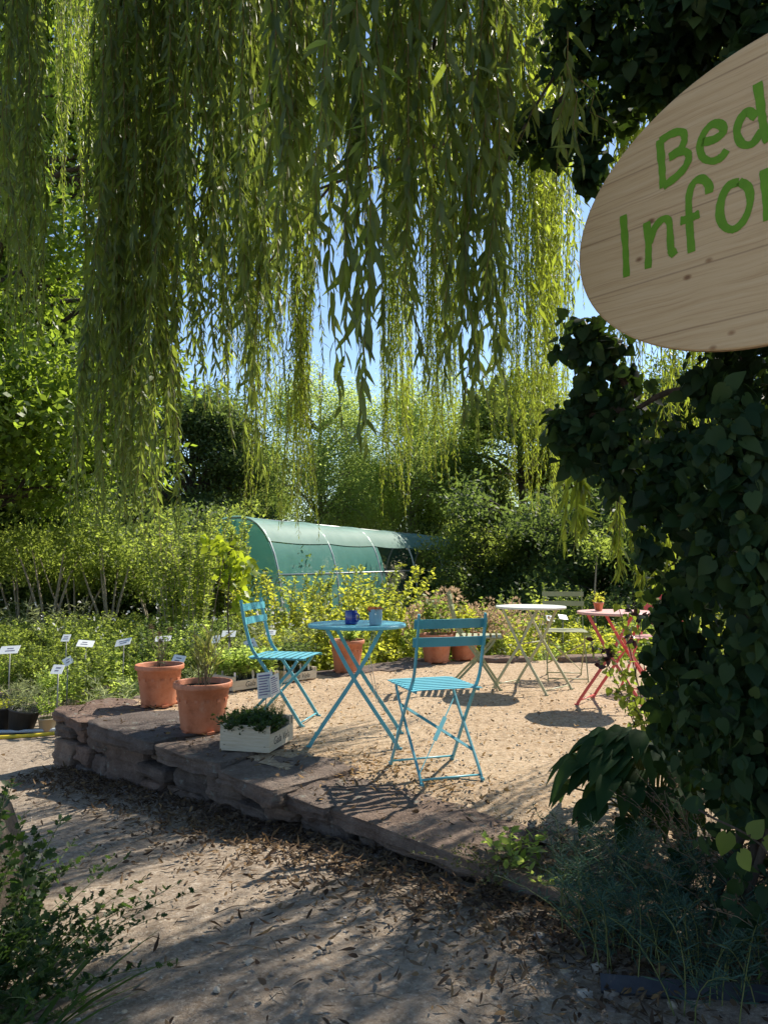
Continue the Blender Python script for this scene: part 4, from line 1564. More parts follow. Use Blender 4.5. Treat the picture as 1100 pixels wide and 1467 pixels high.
# bushes under the tree line
proto_bush = tree('large_bush', G(2.6, 21), [(RNG.normal(0, .8), RNG.normal(0, .7), RNG.uniform(.3, 2.8) * RNG.uniform(.6, 1), RNG.uniform(.25, .5), .35, RNG.uniform(.2, .45)) for _ in range(38)], .085, 13, 'mid', 'darkbark', 'olive green bush at the right end of the tunnel', 'bush', 'bushes below the tree line', trunk=[(0, 0, 0), (.05, 0, .8), (0, .1, 1.6)], tr=.05, sub=.17, per=20)
bush_dark = tree('large_bush', G(5.0, 18.5), [(RNG.normal(0, .95), RNG.normal(0, .8), RNG.uniform(.3, 3.2) * RNG.uniform(.6, 1), RNG.uniform(.3, .6), .4, RNG.uniform(.25, .55)) for _ in range(40)], .10, 12, 'dark', 'darkbark', 'dark bush right of the tunnel, above the white table', 'bush', 'bushes below the tree line', trunk=[(0, 0, 0), (.05, 0, .8), (0, .1, 1.8)], tr=.06, sub=.17, per=20)
for (x, y, sc_, rz_, lab) in [(-5.0, 20, 1.2, 2, 'olive bush left of the tunnel behind the light shrub')]:
    copy_tree(proto_bush, G(x, y), rz_, sc_, lab)
for (x, y, sc_, rz_, lab) in [(6.6, 16.5, 1.25, 1.4, 'dark bush behind the slim sapling at right'), (8.6, 15.5, 1.35, 2.4, 'dark bush behind the trunk, right of the sapling'), (-6.6, 15.2, 1.1, 3, 'dark bush behind the pale stemmed young trees'), (-8.6, 14.5, 1.25, 4, 'dark bush at far left behind the young trees'), (-4.4, 16.2, .95, 5, 'dark bush between young trees and tunnel'), (3.6, 26.5, 1.1, .4, 'dark bush behind the far end of the tunnel'), (3.9, 20.5, 1.25, 1, 'tall dark bush behind the white table'), (1.75, 27.2, 1.0, 2.8, 'dark bush closing the far mouth of the tunnel'), (5.4, 17.2, 1.2, 3.7, 'dark bush left of the slim sapling at right'), (-5.7, 13.5, .72, 1.1, 'dark bush close behind the young trees nearest the left edge'), (-7.3, 13.7, .8, 2.2, 'dark bush cut by the left photo edge behind the young trees'), (-4.5, 13.7, .7, .3, 'dark bush close behind the young trees under the left curtain'), (-3.4, 15.0, .75, 4.4, 'dark bush behind the big light green shrub')]:
    copy_tree(bush_dark, G(x, y), rz_, sc_, lab)

for (u, y, h, spr, ns, per, lab) in [(272, 11.0, 2.75, .75, 34, 150, 'big light green shrub left of the net tunnel, above the pots'), (322, 12.6, 2.75, .5, 60, 150, 'light green shrub hiding the left end of the net tunnel'), (440, 12.2, 1.75, .9, 20, 90, 'low light green shrub in front of the middle of the net tunnel'), (530, 12.8, 1.75, .8, 18, 90, 'low light green shrub before the dark open side of the tunnel')]:
    o = empty('light_shrub', gpos(u, y), 0, lab, 'shrub')
    plant(ns, h, spr, T_DIA, .085, per, splay=.75, stem_r=.007, low=.2, droop=.35).build('foliage', [M['lightshrub'], M['palebark']], o)

# row of multi-stemmed young trees in front of the dark bushes


def young_tree(x, y, h, label, seed):
    o = empty('young_tree', G(x, y), 0, label, 'young tree', 'pale stemmed young trees in a row')
    tk = MB()
    rr = np.random.default_rng(seed)
    ends = []
    for k in range(5):
        a = k * 1.257 + rr.uniform(-.3, .3)
        e = np.array([math.cos(a) * rr.uniform(.25, .6), math.sin(a) * rr.uniform(.2, .5), h * rr.uniform(.72, .95)])
        tk.tube(fillet([(math.cos(a) * .03, math.sin(a) * .03, 0), (e[0] * .25, e[1] * .25, h * .28), (e[0] * .6, e[1] * .6, h * .55), e], 4), np.linspace(.028, .007, 13), 6)
        ends.append(e)
    tk.build('trunk', M['palebark'], o)
    cl_ = [(e[0], e[1], e[2] + rr.uniform(-.1, .2), .24, .24, rr.uniform(.15, .3)) for e in ends] + [(rr.uniform(-.5, .5), rr.uniform(-.4, .4), h * rr.uniform(.6, 1.18), rr.uniform(.15, .32), .25, rr.uniform(.15, .3)) for _ in range(9)]
    cr, _ = tree_parts(cl_, .062, 30, sub=.13, per=13, tight=.3, gap=.3)
    cr.build('crown', M['mid'], o)
    return o


for i, (u, y, h, lab) in enumerate([(34, 12.4, 1.75, 'pale stemmed young tree nearest the left edge, under the dark branches'), (74, 11.7, 2.2, 'pale stemmed young tree left of the dark hanging willow curtain'), (112, 12.3, 1.7, 'pale stemmed young tree half behind the left willow curtain'), (160, 12.0, 2.1, 'pale stemmed young tree below the left willow curtain'), (222, 12.6, 1.8, 'pale stemmed young tree right of the left willow curtain')]):
    young_tree((u - 550) / FPX * y, y, h, lab, i + 3)


# ------------------------------------------------------------------ the weeping willow
TRX, TRY = 1.56, 2.36
wil = empty('willow_tree', (TRX, TRY, -.1), 0, 'huge weeping willow whose hanging branches curtain the whole scene', 'tree')
WO = np.array([TRX, TRY, -.1])
b = MB()
tp = fillet([(0, 0, -.1), (0, 0, .25), (.02, .02, 1.2), (.06, .04, 2.4), (.05, .1, 3.6)], 8)
b.tube(tp, np.interp(np.linspace(0, 1, len(tp)), [0, .08, .3, 1], [.62, .42, .33, .28]), 22)
V0 = np.concatenate(b.v)
for i in range(len(V0)):
    v = Vector(V0[i])
    k = noise.fractal(Vector((v.x * 5, v.y * 5, v.z * 1.6)), .8, 2.1, 4) * .05
    V0[i, 0] += k * (v.x)
    V0[i, 1] += k * (v.y)
b.v = [V0]
b.build('trunk', M['bark'], wil)
limb_ends = [(-.2, 5.4, 6.6), (-1.3, 3.4, 5.6), (-1.3, 6.4, 6.9), (.6, 7.0, 7.0), (2.6, 6.2, 6.6), (-2.6, 4.6, 6.0), (.3, 2.4, 4.9), (-1.4, 1.2, 5.2), (3.6, 4.4, 6.2), (4.6, 1.5, 6.0), (2.2, -.8, 6.0), (-.6, -1.2, 5.6)]
for e in limb_ends:
    e = np.array(e) - WO
    b0 = np.array([.05, .08, 3.3 + RNG.uniform(-.3, .25)])
    mid = b0 * .55 + e * .45 + [0, 0, .9]
    b = MB()
    pth = fillet([b0, b0 * .8 + mid * .2 + [0, 0, .25], mid, e, e + (e - mid) * .25 + [0, 0, -.5]], 6)
    b.tube(pth, np.linspace(.15, .02, len(pth)), 8)
    b.build('limb', M['bark'], wil)


for P_, r_ in (([(1.5, 3.0, 3.6), (.9, 3.2, 3.05), (.3, 3.3, 2.95), (-.3, 3.35, 2.75)], .016), ([(.4, 2.5, 3.6), (.1, 2.7, 2.75), (-.15, 2.8, 2.55), (-.45, 2.85, 2.2)], .010), ([(-.2, 3.6, 3.9), (-.6, 3.8, 3.3), (-1.0, 3.9, 3.1)], .012), ([(.9, 2.8, 3.3), (.55, 2.75, 2.75), (.35, 2.7, 2.3)], .008)):
    b = MB()
    pth = fillet(np.array(P_) - WO, 6)
    b.tube(pth, np.linspace(r_, r_ * .35, len(pth)), 6)
    b.build('limb', M['bark'], wil)


def strands(mb, S, spacing, ll, near, wob=.05, fan=1.0, lv=.3, twr=.0016):
    """S rows: x, y, ztop, zbottom; a hanging twig with leaves along it"""
    allP, allD, allN, allL = [], [], [], []
    for (x, y, zt, zb) in S:
        L_ = zt - zb
        m_ = max(4, int(L_ / .18))
        k = np.linspace(0, 1, m_)
        ph = RNG.uniform(0, 6.28, 4)
        dx = wob * (np.sin(k * 3.1 * L_ / 2 + ph[0]) + .4 * np.sin(k * 8 + ph[1])) * (.3 + k)
        dy = wob * (np.sin(k * 2.7 * L_ / 2 + ph[2]) + .4 * np.sin(k * 7 + ph[3])) * (.3 + k)
        P = np.stack([x + dx, y + dy, zt - L_ * k], -1) - WO
        mb.tube(P, np.linspace(twr * 1.6, twr * .6, m_), 3, 1, False)
        n = max(3, int(L_ / spacing))
        kk = (np.arange(n) + RNG.random(n)) / n
        Q = np.stack([np.interp(kk, k, P[:, i]) for i in range(3)], -1)
        az = np.arange(n) * 2.4 + RNG.uniform(0, 6.28) + RNG.normal(0, .4, n)
        th = np.clip(RNG.normal(.50, .34, n), .05, 1.5) * fan
        D = np.stack([np.cos(az) * np.sin(th), np.sin(az) * np.sin(th), -np.cos(th)], -1)
        N = np.stack([np.cos(az) * np.cos(th), np.sin(az) * np.cos(th), np.sin(th)], -1) + RNG.normal(size=(n, 3)) * .55
        allP.append(Q)
        allD.append(D)
        allN.append(N)
        allL.append(ll * RNG.uniform(1 - lv, 1 + lv, n) * np.interp(kk, [0, .75, 1], [1, 1, .5]))
    put_leaves(mb, T_WIL if near else T_WIL2, np.concatenate(allP), np.concatenate(allD), np.concatenate(allN), np.concatenate(allL), 0, RNG.uniform(.8, 1.2, sum(len(q) for q in allP)), RNG.uniform(.2, 2.2, sum(len(q) for q in allP)))


def zpx(v, y):
    return float(at(550, v, y)[2])


def curtain(u0, u1, y0, y1, v0, v1, n, spacing, ll, near=False, ztop=None, mat='willow', bias=1.0, tops=None, wob=.05, fan=1.0, lab=None, bund=0):
    """n strands between photo columns u0..u1 at distances y0..y1, their tips between photo rows v0..v1"""
    S = []
    if not near:
        ll, spacing = ll * .76, spacing * .62
    hubs = [(RNG.uniform(u0, u1), RNG.uniform(y0, y1), RNG.uniform(0, 1)) for _ in range(bund)]
    for i_ in range(n):
        y = RNG.uniform(y0, y1)
        u = RNG.uniform(u0, u1)
        x = (u - 550) / FPX * y
        if bund:
            hb = hubs[i_ % bund]
            y = hb[1] + RNG.normal(0, .06)
            x = (hb[0] - 550) / FPX * hb[1] + RNG.normal(0, .085)
        v = v0 + (v1 - v0) * RNG.random() ** bias
        if bund:
            v = v0 + (v1 - v0) * min(1, max(0, hb[2] + RNG.normal(0, .15)))
        zb = zpx(v, y)
        zt = (ztop if ztop else zpx(-60, y) + .2) + RNG.uniform(-.2, .4)
        if tops:
            zt = zpx(RNG.uniform(*tops), y)
        if zt - zb < .15:
            continue
        S.append((x, y, zt, zb))
    mb_ = MB()
    strands(mb_, S, spacing, ll, near, wob, fan)
    o = mb_.build('hanging_branch', [M[mat], M['twig']], wil)
    if lab:
        o['label'] = lab
    return o


# far, sunlit curtains
curtain(722, 790, 5.6, 6.6, 440, 735, 66, .022, .085, bias=.8, bund=7, lab='sunlit yellow green curtain left of the round sign')
curtain(780, 842, 5.8, 7.0, 420, 620, 54, .022, .085, bund=6)
curtain(550, 584, 6.3, 6.7, 520, 745, 40, .022, .085, bias=.55)
curtain(608, 654, 5.9, 6.3, 520, 700, 46, .022, .085, bias=.55)
curtain(350, 392, 5.6, 6.1, 540, 745, 30, .024, .085, bias=.6)
curtain(408, 448, 5.3, 5.7, 600, 775, 34, .024, .085, bias=.6)
curtain(290, 350, 5.4, 6.4, 420, 600, 24, .026, .085, bund=4)
curtain(60, 130, 6.0, 7.4, 60, 330, 34, .03, .09, lab='high yellow green twigs in the upper left corner')
curtain(150, 300, 6.0, 7.6, 160, 480, 44, .03, .09, bund=9)
curtain(300, 520, 5.6, 7.2, 120, 420, 76, .03, .09, bund=14)
curtain(520, 760, 5.6, 7.2, 120, 420, 70, .03, .09, bund=15)
curtain(880, 1010, 4.5, 5.2, 520, 800, 34, .026, .09, bund=5)
curtain(1000, 1350, 4.1, 5.3, 200, 700, 52, .03, .09, bund=8)  # mostly out of view, placed to shade the near path
# middle distance
curtain(122, 178, 3.2, 3.7, 640, 770, 26, .017, .085, True, mat='willow_near', bias=.7, lab='long dark dense curtain hanging at left')
curtain(170, 252, 3.2, 3.8, 560, 800, 30, .017, .085, True, mat='willow_near', bias=.8)
curtain(130, 250, 3.6, 4.2, 420, 700, 18, .02, .085, True, mat='willow_near')
curtain(0, 36, 3.4, 4.0, 330, 500, 18, .02, .085, True, mat='willow_near')
curtain(-60, 20, 3.0, 3.6, 250, 560, 18, .02, .085, True, mat='willow_near')
curtain(262, 330, 3.0, 3.6, 380, 620, 22, .018, .085, True, mat='willow_near')
curtain(326, 376, 2.8, 3.4, 440, 700, 14, .018, .09, True, mat='willow_near')
curtain(370, 425, 3.2, 4.0, 300, 480, 12, .018, .09, True, mat='willow_near')
curtain(250, 480, 3.4, 4.6, 60, 330, 26, .02, .09, True, mat='willow_near')
curtain(480, 740, 3.4, 4.6, 40, 280, 16, .02, .09, True, mat='willow_near')
curtain(430, 505, 3.2, 4.4, 180, 380, 13, .02, .085, True, mat='willow_near')
# close dark leafy sprays in the middle
curtain(380, 450, 2.1, 2.6, 280, 560, 10, .019, .094, True, mat='willow_near', wob=.05, lab='close dark leafy spray left of centre against the sky')
curtain(490, 530, 2.0, 2.4, 380, 660, 5, .022, .11, True, mat='willow_near', wob=.035)
curtain(540, 600, 2.1, 2.6, 330, 520, 8, .019, .094, True, mat='willow_near', wob=.05)
curtain(600, 665, 2.1, 2.6, 360, 560, 10, .019, .094, True, mat='willow_near', wob=.05)
curtain(672, 725, 2.1, 2.6, 440, 640, 10, .019, .094, True, mat='willow_near', wob=.05)
curtain(380, 720, 2.0, 2.8, 100, 390, 23, .020, .092, True, mat='willow_near', wob=.04)
# low sprays by the ivy
curtain(812, 832, 2.9, 3.1, 740, 810, 5, .018, .10, True, mat='willow', tops=(560, 640), wob=.02)
curtain(905, 965, 3.6, 4.0, 800, 850, 15, .017, .085, True, mat='willow', tops=(600, 690), wob=.02, lab='yellow green tip hanging beside the ivy trunk')
curtain(887, 894, 3.3, 3.4, 790, 830, 4, .02, .085, True, mat='willow', tops=(690, 720), wob=.02)
curtain(740, 840, 2.2, 2.5, 190, 260, 8, .022, .09, True, mat='willow_near', wob=.05, tops=(20, 120))

# crown overhead: leafy twigs through the dome, outside the picture it shades path, sign and wall
cr = MB()
P = []
for e in limb_ends:
    e = np.array(e)
    for k in range(46):
        f = RNG.uniform(.25, 1.15)
        c = np.array([TRX, TRY, 4.3]) * (1 - f) + e * f + RNG.normal(size=3) * [.75, .75, .45] + [0, 0, .5 * math.sin(f * 3)]
        if c[2] < 4.1 + .1 * c[1]:
            continue
        if c[1] - c[0] > 3.7 and RNG.random() < .75:  # thinned so the far curtains stay sunlit
            continue
        gs, gt = st(*(c - SUN / SUN[2] * c[2])[:2])
        if .0 < gs < 3.0 and -1.7 < gt < -.15 and RNG.random() < .8:  # gap shaped to let sun bands reach the path
            continue
        P.append(c)
P = np.array(P)
Q = np.repeat(P, 44, 0) + RNG.normal(size=(len(P) * 44, 3)) * [.19, .19, .30]
n_ = len(Q)
put_leaves(cr, T_WIL2, Q - WO, rdir(n_) * [.6, .6, .4] + [0, 0, -.9], rdir(n_), RNG.uniform(.08, .13, n_), 0, 1.3)
Q2 = []  # extra tufts added to shade the near path
for k in range(150):
    f = RNG.integers(0, 7) / 6 + RNG.normal(0, .035)
    c = np.array([1.7, 4.6, 4.3]) * (1 - f) + np.array([4.8, 6.0, 5.2]) * f + RNG.normal(size=3) * [.34, .34, .45]
    Q2.append(c)
Q = np.repeat(np.array(Q2), 46, 0) + RNG.normal(size=(150 * 46, 3)) * [.17, .17, .28]
put_leaves(cr, T_WIL2, Q - WO, rdir(len(Q)) * [.6, .6, .4] + [0, 0, -.9], rdir(len(Q)), RNG.uniform(.08, .13, len(Q)), 0, 1.3)
cr.build('crown', M['willow'], wil)

# ------------------------------------------------------------------ ivy on the trunk
ivy = empty('ivy', (TRX, TRY, -.05), 0, 'dark glossy ivy clothing the trunk and spilling around the wooden sign', 'climbing plant')
IO = np.array([TRX, TRY, -.05])
SIGN_C = at(1040, 280, 2.02)
SH = nrm(np.array([(950) / FPX, -1, 0]))        # along the boards, towards the camera's right
SN = np.array([SH[1], -SH[0], 0])               # sign faces the camera
if SN @ SIGN_C > 0:
    SN = -SN
iv = MB()
Pv, Dv, Nv, Lv = [], [], [], []


def ivy_add(P, N, D=None, l0=.022, l1=.060):
    n = len(P)
    Pv.append(P)
    Nv.append(nrm(N + RNG.normal(size=(n, 3)) * .55))
    Dv.append((np.array([0, 0, -1.]) + N * .35 + RNG.normal(size=(n, 3)) * .7) if D is None else D)
    Lv.append(RNG.uniform(l0, l1, n))


# sleeve round the trunk
n_ = 11000
a = RNG.uniform(0, 6.283, n_)
z = np.where(RNG.random(n_) < .06, RNG.uniform(.05, .45, n_), .42 + 3.8 * RNG.random(n_))
r_ = .37 + .08 * np.sin(z * 3 + a * 2) + RNG.uniform(-.04, .18, n_) + .07 * np.sin(a * 7 + z * 5) + .10 * np.clip(1.2 - z, 0, 1)
ivy_add(np.stack([TRX + np.cos(a) * r_, TRY + np.sin(a) * r_, z], -1), np.stack([np.cos(a), np.sin(a), np.full(n_, .25)], -1))


def ivy_clump(u, v, y, rx, ry, rz, n, facing=(-.3, -.85, .3)):
    c = at(u, v, y)
    n = int(n * 1.9)
    d = rdir(n)
    P = c + d * np.array([rx, ry, rz]) * RNG.uniform(.35, 1.05, (n, 1))
    ivy_add(P, nrm(d * .5 + np.array(facing)))


# branch of ivy reaching left below the sign
for a in [(830, 480, 2.5, .10, .10, .08, 60), (870, 560, 2.55, .15, .12, .12, 110), (815, 610, 2.6, .09, .1, .10, 90), (850, 640, 2.6, .13, .12, .12, 110), (905, 625, 2.5, .12, .12, .09, 55), (905, 690, 2.55, .12, .12, .09, 90), (985, 640, 2.4, .10, .12, .12, 70), (1030, 540, 2.3, .12, .1, .1, 80), (860, 500, 2.52, .10, .08, .05, 50), (960, 700, 2.4, .12, .1, .16, 110), (930, 780, 2.45, .05, .08, .10, 30)]:
    ivy_clump(*a)
# overhang at the top right, kept behind the board
for a in [(820, 60, 2.75, .16, .14, .18, 130), (770, 190, 2.8, .13, .1, .10, 90), (830, 200, 2.75, .13, .1, .12, 110), (880, 130, 2.7, .18, .14, .16, 150), (900, 30, 2.6, .25, .15, .14, 170), (980, 60, 2.45, .2, .1, .16, 160), (1050, 10, 2.3, .22, .1, .16, 180), (1000, -20, 2.2, .25, .12, .1, 160), (850, 250, 2.7, .06, .06, .08, 40), (950, 110, 2.55, .12, .08, .12, 110), (850, -10, 2.6, .2, .2, .15, 120), (1090, 60, 2.2, .1, .06, .1, 60)]:
    ivy_clump(*a)
# low skirt around the base
for a in [(985, 960, 2.5, .16, .14, .16, 120), (1060, 980, 2.2, .14, .12, .2, 110), (960, 880, 2.5, .08, .1, .18, 80), (1080, 800, 2.0, .08, .08, .3, 90), (1010, 760, 2.2, .07, .1, .3, 110), (1060, 650, 2.05, .1, .1, .2, 110), (1085, 1050, 2.45, .16, .14, .16, 130), (1010, 1050, 2.75, .16, .14, .14, 120), (1070, 1120, 2.35, .12, .1, .12, 70), (970, 1010, 2.9, .12, .1, .14, 80), (1120, 1000, 2.9, .25, .15, .25, 130)]:
    ivy_clump(*a)
P, D, N, L_ = np.concatenate(Pv), np.concatenate(Dv), np.concatenate(Nv), np.concatenate(Lv)
# nothing grows through the board or hangs in front of it
dpl = (P - SIGN_C) @ SN
keep = (dpl < -.06) | (P[:, 2] < SIGN_C[2] - .47)
P, D, N, L_ = P[keep], D[keep], N[keep], L_[keep]
put_leaves(iv, T_IVY, P - IO, D, N, L_, 0, RNG.uniform(.85, 1.2, len(P)), RNG.uniform(.3, 2, len(P)))
iv.build('foliage', M['ivy'], ivy)
b = MB()
for k in range(26):
    a = RNG.uniform(0, 6.28)
    z = np.linspace(0, RNG.uniform(2, 4), 14)
    aa = a + np.cumsum(RNG.normal(0, .12, 14))
    rr = np.interp(z, [0, .3, 4], [.56, .43, .38])
    b.tube(np.stack([np.cos(aa) * rr, np.sin(aa) * rr, z], -1), np.linspace(.012, .004, 14), 5)
for (u0, v0, y0, u1, v1, y1) in ((1010, 560, 2.35, 905, 590, 2.5), (905, 590, 2.5, 820, 610, 2.6), (905, 570, 2.5, 850, 500, 2.52), (1000, 20, 2.5, 860, 90, 2.7), (860, 90, 2.7, 770, 190, 2.8)):
    p0, p1 = at(u0, v0, y0) - IO, at(u1, v1, y1) - IO
    b.tube(fillet([p0, (p0 + p1) / 2 + [0, 0, .03], p1], 4), np.linspace(.014, .007, 9), 6)
b.build('vine_stem', M['vine'], ivy)

# ------------------------------------------------------------------ wooden sign
sign = empty('wooden_sign', SIGN_C, 0, 'large oval pine board sign with hand painted green lettering on the ivy trunk', 'sign')
Ux, Uy = SH, np.array([0, 0, 1.])
rot = Matrix(((SH[0], 0, SN[0]), (SH[1], 0, SN[1]), (0, 1, 0))).to_4x4()
sign.matrix_world = Matrix.Translation(SIGN_C) @ rot


def on_sign(u, v):
    d = ray(u, v)
    o = np.array([0, 0, CAMZ])
    t_ = ((SIGN_C - o) @ SN) / (d @ SN)
    q = o + d * t_ - SIGN_C
    return np.array([q @ SH, q[2]])


edge = np.array([on_sign(u, v) for u, v in ((832, 355), (853, 277), (899, 209), (963, 144), (1034, 89), (1097, 46), (842, 425), (872, 468), (927, 491), (998, 502), (1051, 501), (1100, 492))])
x, y = edge.T
cf = np.linalg.lstsq(np.c_[x * x, x * y, y * y, x, y], np.ones(len(x)), rcond=None)[0]
Mq = np.array([[cf[0], cf[1] / 2], [cf[1] / 2, cf[2]]])
ec = -np.linalg.solve(2 * Mq, cf[3:])
w_, Vq = np.linalg.eigh(Mq / (1 + ec @ Mq @ ec))
n_ = 96
a = np.arange(n_) * 2 * math.pi / n_
ring = ec + (np.cos(a)[:, None] / math.sqrt(w_[0])) * Vq[:, 0] + (np.sin(a)[:, None] / math.sqrt(w_[1])) * Vq[:, 1]
if np.cross(ring[1] - ring[0], ring[2] - ring[1]) < 0:
    ring = ring[::-1]
b = MB()
th = .026
rows = []
for off, z in ((.004, -.0), (.0, -.003), (0, -th + .003), (.004, -th)):
    q = ec + (ring - ec) * (1 - off / .45)
    rows.append(np.c_[q, np.full(n_, z)])
V = np.concatenate(rows)
fs = []
j = np.arange(n_)
k = (j + 1) % n_
for i in range(3):
    fs.append(np.stack([i * n_ + j, (i + 1) * n_ + j, (i + 1) * n_ + k, i * n_ + k], -1))
V = np.concatenate([V, [[*ec, 0], [*ec, -th]]])
c0_, c1_ = 4 * n_, 4 * n_ + 1
fs = [np.concatenate(fs)]
fs.append(np.stack([np.full(n_, c0_), j, k], -1))
fs.append(np.stack([np.full(n_, c1_), 3 * n_ + k, 3 * n_ + j], -1))
b.add(V, fs, 0, False)
b.build('board', M['signwood'], sign)
for yy in (-.16, .16):
    b = MB()
    b.box((.14, yy, -th - .025), (.95, .07, .045))
    b.build('batten', M['palebark'], sign)
b = MB()
b.box((.16, 0, -th - .22), (.09, .5, .345))
b.build('mounting_block', M['bark'], sign)
# brush strokes of the lettering, in photograph coordinates laid on the board
SX, SY, SK = 860, 30, 240 / 903.


def zc(pts):
    return [(SX + a_ * SK, SY + b_ * SK) for a_, b_ in pts]


letters = {
    'B': [[(318, 640), (330, 780), (336, 900)], [(320, 650), (380, 610), (440, 600), (452, 640), (430, 690), (370, 735)], [(370, 735), (440, 705), (474, 720), (466, 770), (420, 830), (338, 895)]],
    'e': [[(545, 655), (610, 640), (660, 600), (650, 562), (605, 556), (560, 600), (535, 670), (550, 735), (600, 756), (650, 735), (680, 695)]],
    'd': [[(840, 520), (790, 490), (748, 540), (735, 610), (765, 665), (820, 660), (868, 590)], [(845, 335), (866, 480), (880, 580), (905, 650)]],
    'I': [[(122, 1048), (134, 1220), (140, 1380)]],
    'n': [[(248, 1085), (258, 1200), (256, 1335)], [(260, 1200), (290, 1120), (335, 1070), (368, 1080), (375, 1160), (380, 1230), (400, 1265)]],
    'f': [[(585, 930), (582, 885), (545, 852), (500, 875), (476, 950), (478, 1080), (490, 1248)], [(430, 1080), (480, 1065), (533, 1040)]],
    'o': [[(745, 868), (690, 890), (652, 960), (643, 1050), (670, 1110), (720, 1122), (775, 1070), (805, 980), (795, 900), (745, 866)]],
    'r': [[(880, 800), (890, 930), (900, 1075)], [(900, 950), (930, 880), (980, 850), (1010, 870)]],
}
for nm, strokes in letters.items():
    b = MB()
    for si, s_ in enumerate(strokes):
        Q = fillet([np.r_[on_sign(*q), 0] for q in zc(s_)], 7)
        n_ = len(Q)
        T = nrm(np.gradient(Q, axis=0))
        Nn = np.stack([-T[:, 1], T[:, 0], np.zeros(n_)], -1)
        wd = .0112 * (1 + .10 * np.sin(np.linspace(0, 7, n_) + si) + .035 * RNG.normal(size=n_) + .07 * np.sin(np.linspace(0, 23, n_) * (1 + .3 * si)))
        zt = .0012 + .0004 * si
        up_ = np.array([0, 0, 1.])
        Vv = np.concatenate([Q + Nn * wd[:, None] + up_ * zt, Q - Nn * wd[:, None] + up_ * zt])
        i = np.arange(n_ - 1)
        b.add(Vv, np.stack([i + n_, i + n_ + 1, i + 1, i], -1), 0, False)
    o = b.build('painted_letter', M['greenpaint'], sign)

# ------------------------------------------------------------------ plants at the foot of the trunk
hos = MB()
P, D, N, L_ = [], [], [], []
hc = np.array([1.10, 3.26, -.03])
sb = MB()
for k in range(96):
    a = RNG.uniform(2.2, 6.1)
    rr = RNG.uniform(.08, .36)
    hgt = RNG.uniform(.30, .44) - .75 * max(0, rr - .12)
    base = np.array([math.cos(a) * .04, math.sin(a) * .04, 0])
    tip = np.array([math.cos(a) * rr, math.sin(a) * rr * .8, hgt])
    hos.tube(fillet([base, tip * [.5, .5, .7], tip], 3), [.004] * 7, 5, 1, False)
    P.append(tip)
    D.append([math.cos(a), math.sin(a), -.15])
    N.append([math.cos(a) * .35, math.sin(a) * .35 - .15, 1])
    L_.append(RNG.uniform(.10, .17))
put_leaves(hos, T_HOSTA, np.array(P), np.array(D), np.array(N), np.array(L_), 0, RNG.uniform(.8, 1.05, len(P)), RNG.uniform(.7, 1.6, len(P)))
o = hos.build('hosta', [M['hosta'], M['stem']])
o.location = hc
tag(o, 'broad leaved dark green hosta spreading at the foot of the trunk', 'plant')

spots_ = [(.62, 2.62), (.78, 2.46), (.92, 2.30), (.84, 2.72), (1.0, 2.52), (.70, 2.36), (.86, 2.16), (1.05, 2.2)]
names_ = ['upper left', 'middle', 'front', 'rear', 'right', 'left front', 'lowest', 'right edge']
sp_labels = ['blue green feathery spurge nearest the slab end of the wall', 'blue green feathery spurge in the middle of the clump below the hosta', 'blue green feathery spurge just above the dark edging strip', 'blue green feathery spurge directly under the hosta leaves', 'blue green feathery spurge against the ivy trunk base', 'blue green feathery spurge at the path side of the clump', 'lowest blue green spurge touching the dark edging strip', 'blue green spurge at the right photo edge by the trunk']
for (x_, y_), lab in zip(spots_, sp_labels):
    mbx = plant(16, .40, .36, T_NARROW, .052, 70, splay=.85, stem_r=.0022, droop=.45, low=.1, wsc=.85, tilt_up=.55)
    o = mbx.build('spurge', [M['spurge'], M['stem']])
    o.location = (x_, y_, float(gz(x_, y_)) - .01)
    tag(o, lab, 'plant', 'spurge clumps at the foot of the trunk')
for (x_, y_, h_, lab) in ((.52, 2.98, .22, 'dry brownish trailing plant at the right end of the slabs'), (.80, 2.95, .30, 'brown withered stems between hosta and spurge'), (1.14, 2.70, .52, 'tangle of dead brown stems against the trunk foot'), (1.18, 2.2, .42, 'brown dried weeds at the right edge beside the trunk')):
    mbx = plant(26, h_, .40, T_DIA, .022, 30, splay=.95, stem_r=.0016, droop=.4)
    o = mbx.build('dried_plant', [M['dryplant'] if x_ > .6 else leaf_mat('olive_leaf', [(.06, .06, .02), (.09, .09, .03), (.12, .12, .04)], (.16, .18, .04), .3), M['drystem']])
    o.location = (x_, y_, float(gz(x_, y_)))
    tag(o, lab, 'plant')
mbx = plant(7, .24, .20, T_OVAL, .06, 12, splay=.8, stem_r=.002)
o = mbx.build('nettle', [M['herb'], M['stem']])
o.location = (*gp(735, 1268, -.14)[:2], -.14)
tag(o, 'small bright green weed beside the right end of the wall', 'plant')
mbx = plant(6, .16, .16, T_OVAL, .05, 9, splay=.8, stem_r=.002)
o = mbx.build('nettle', [M['herb'], M['stem']])
o.location = (*gp(790, 1290, -.14)[:2], -.14)
tag(o, 'low green weed between spurge and wall end', 'plant')
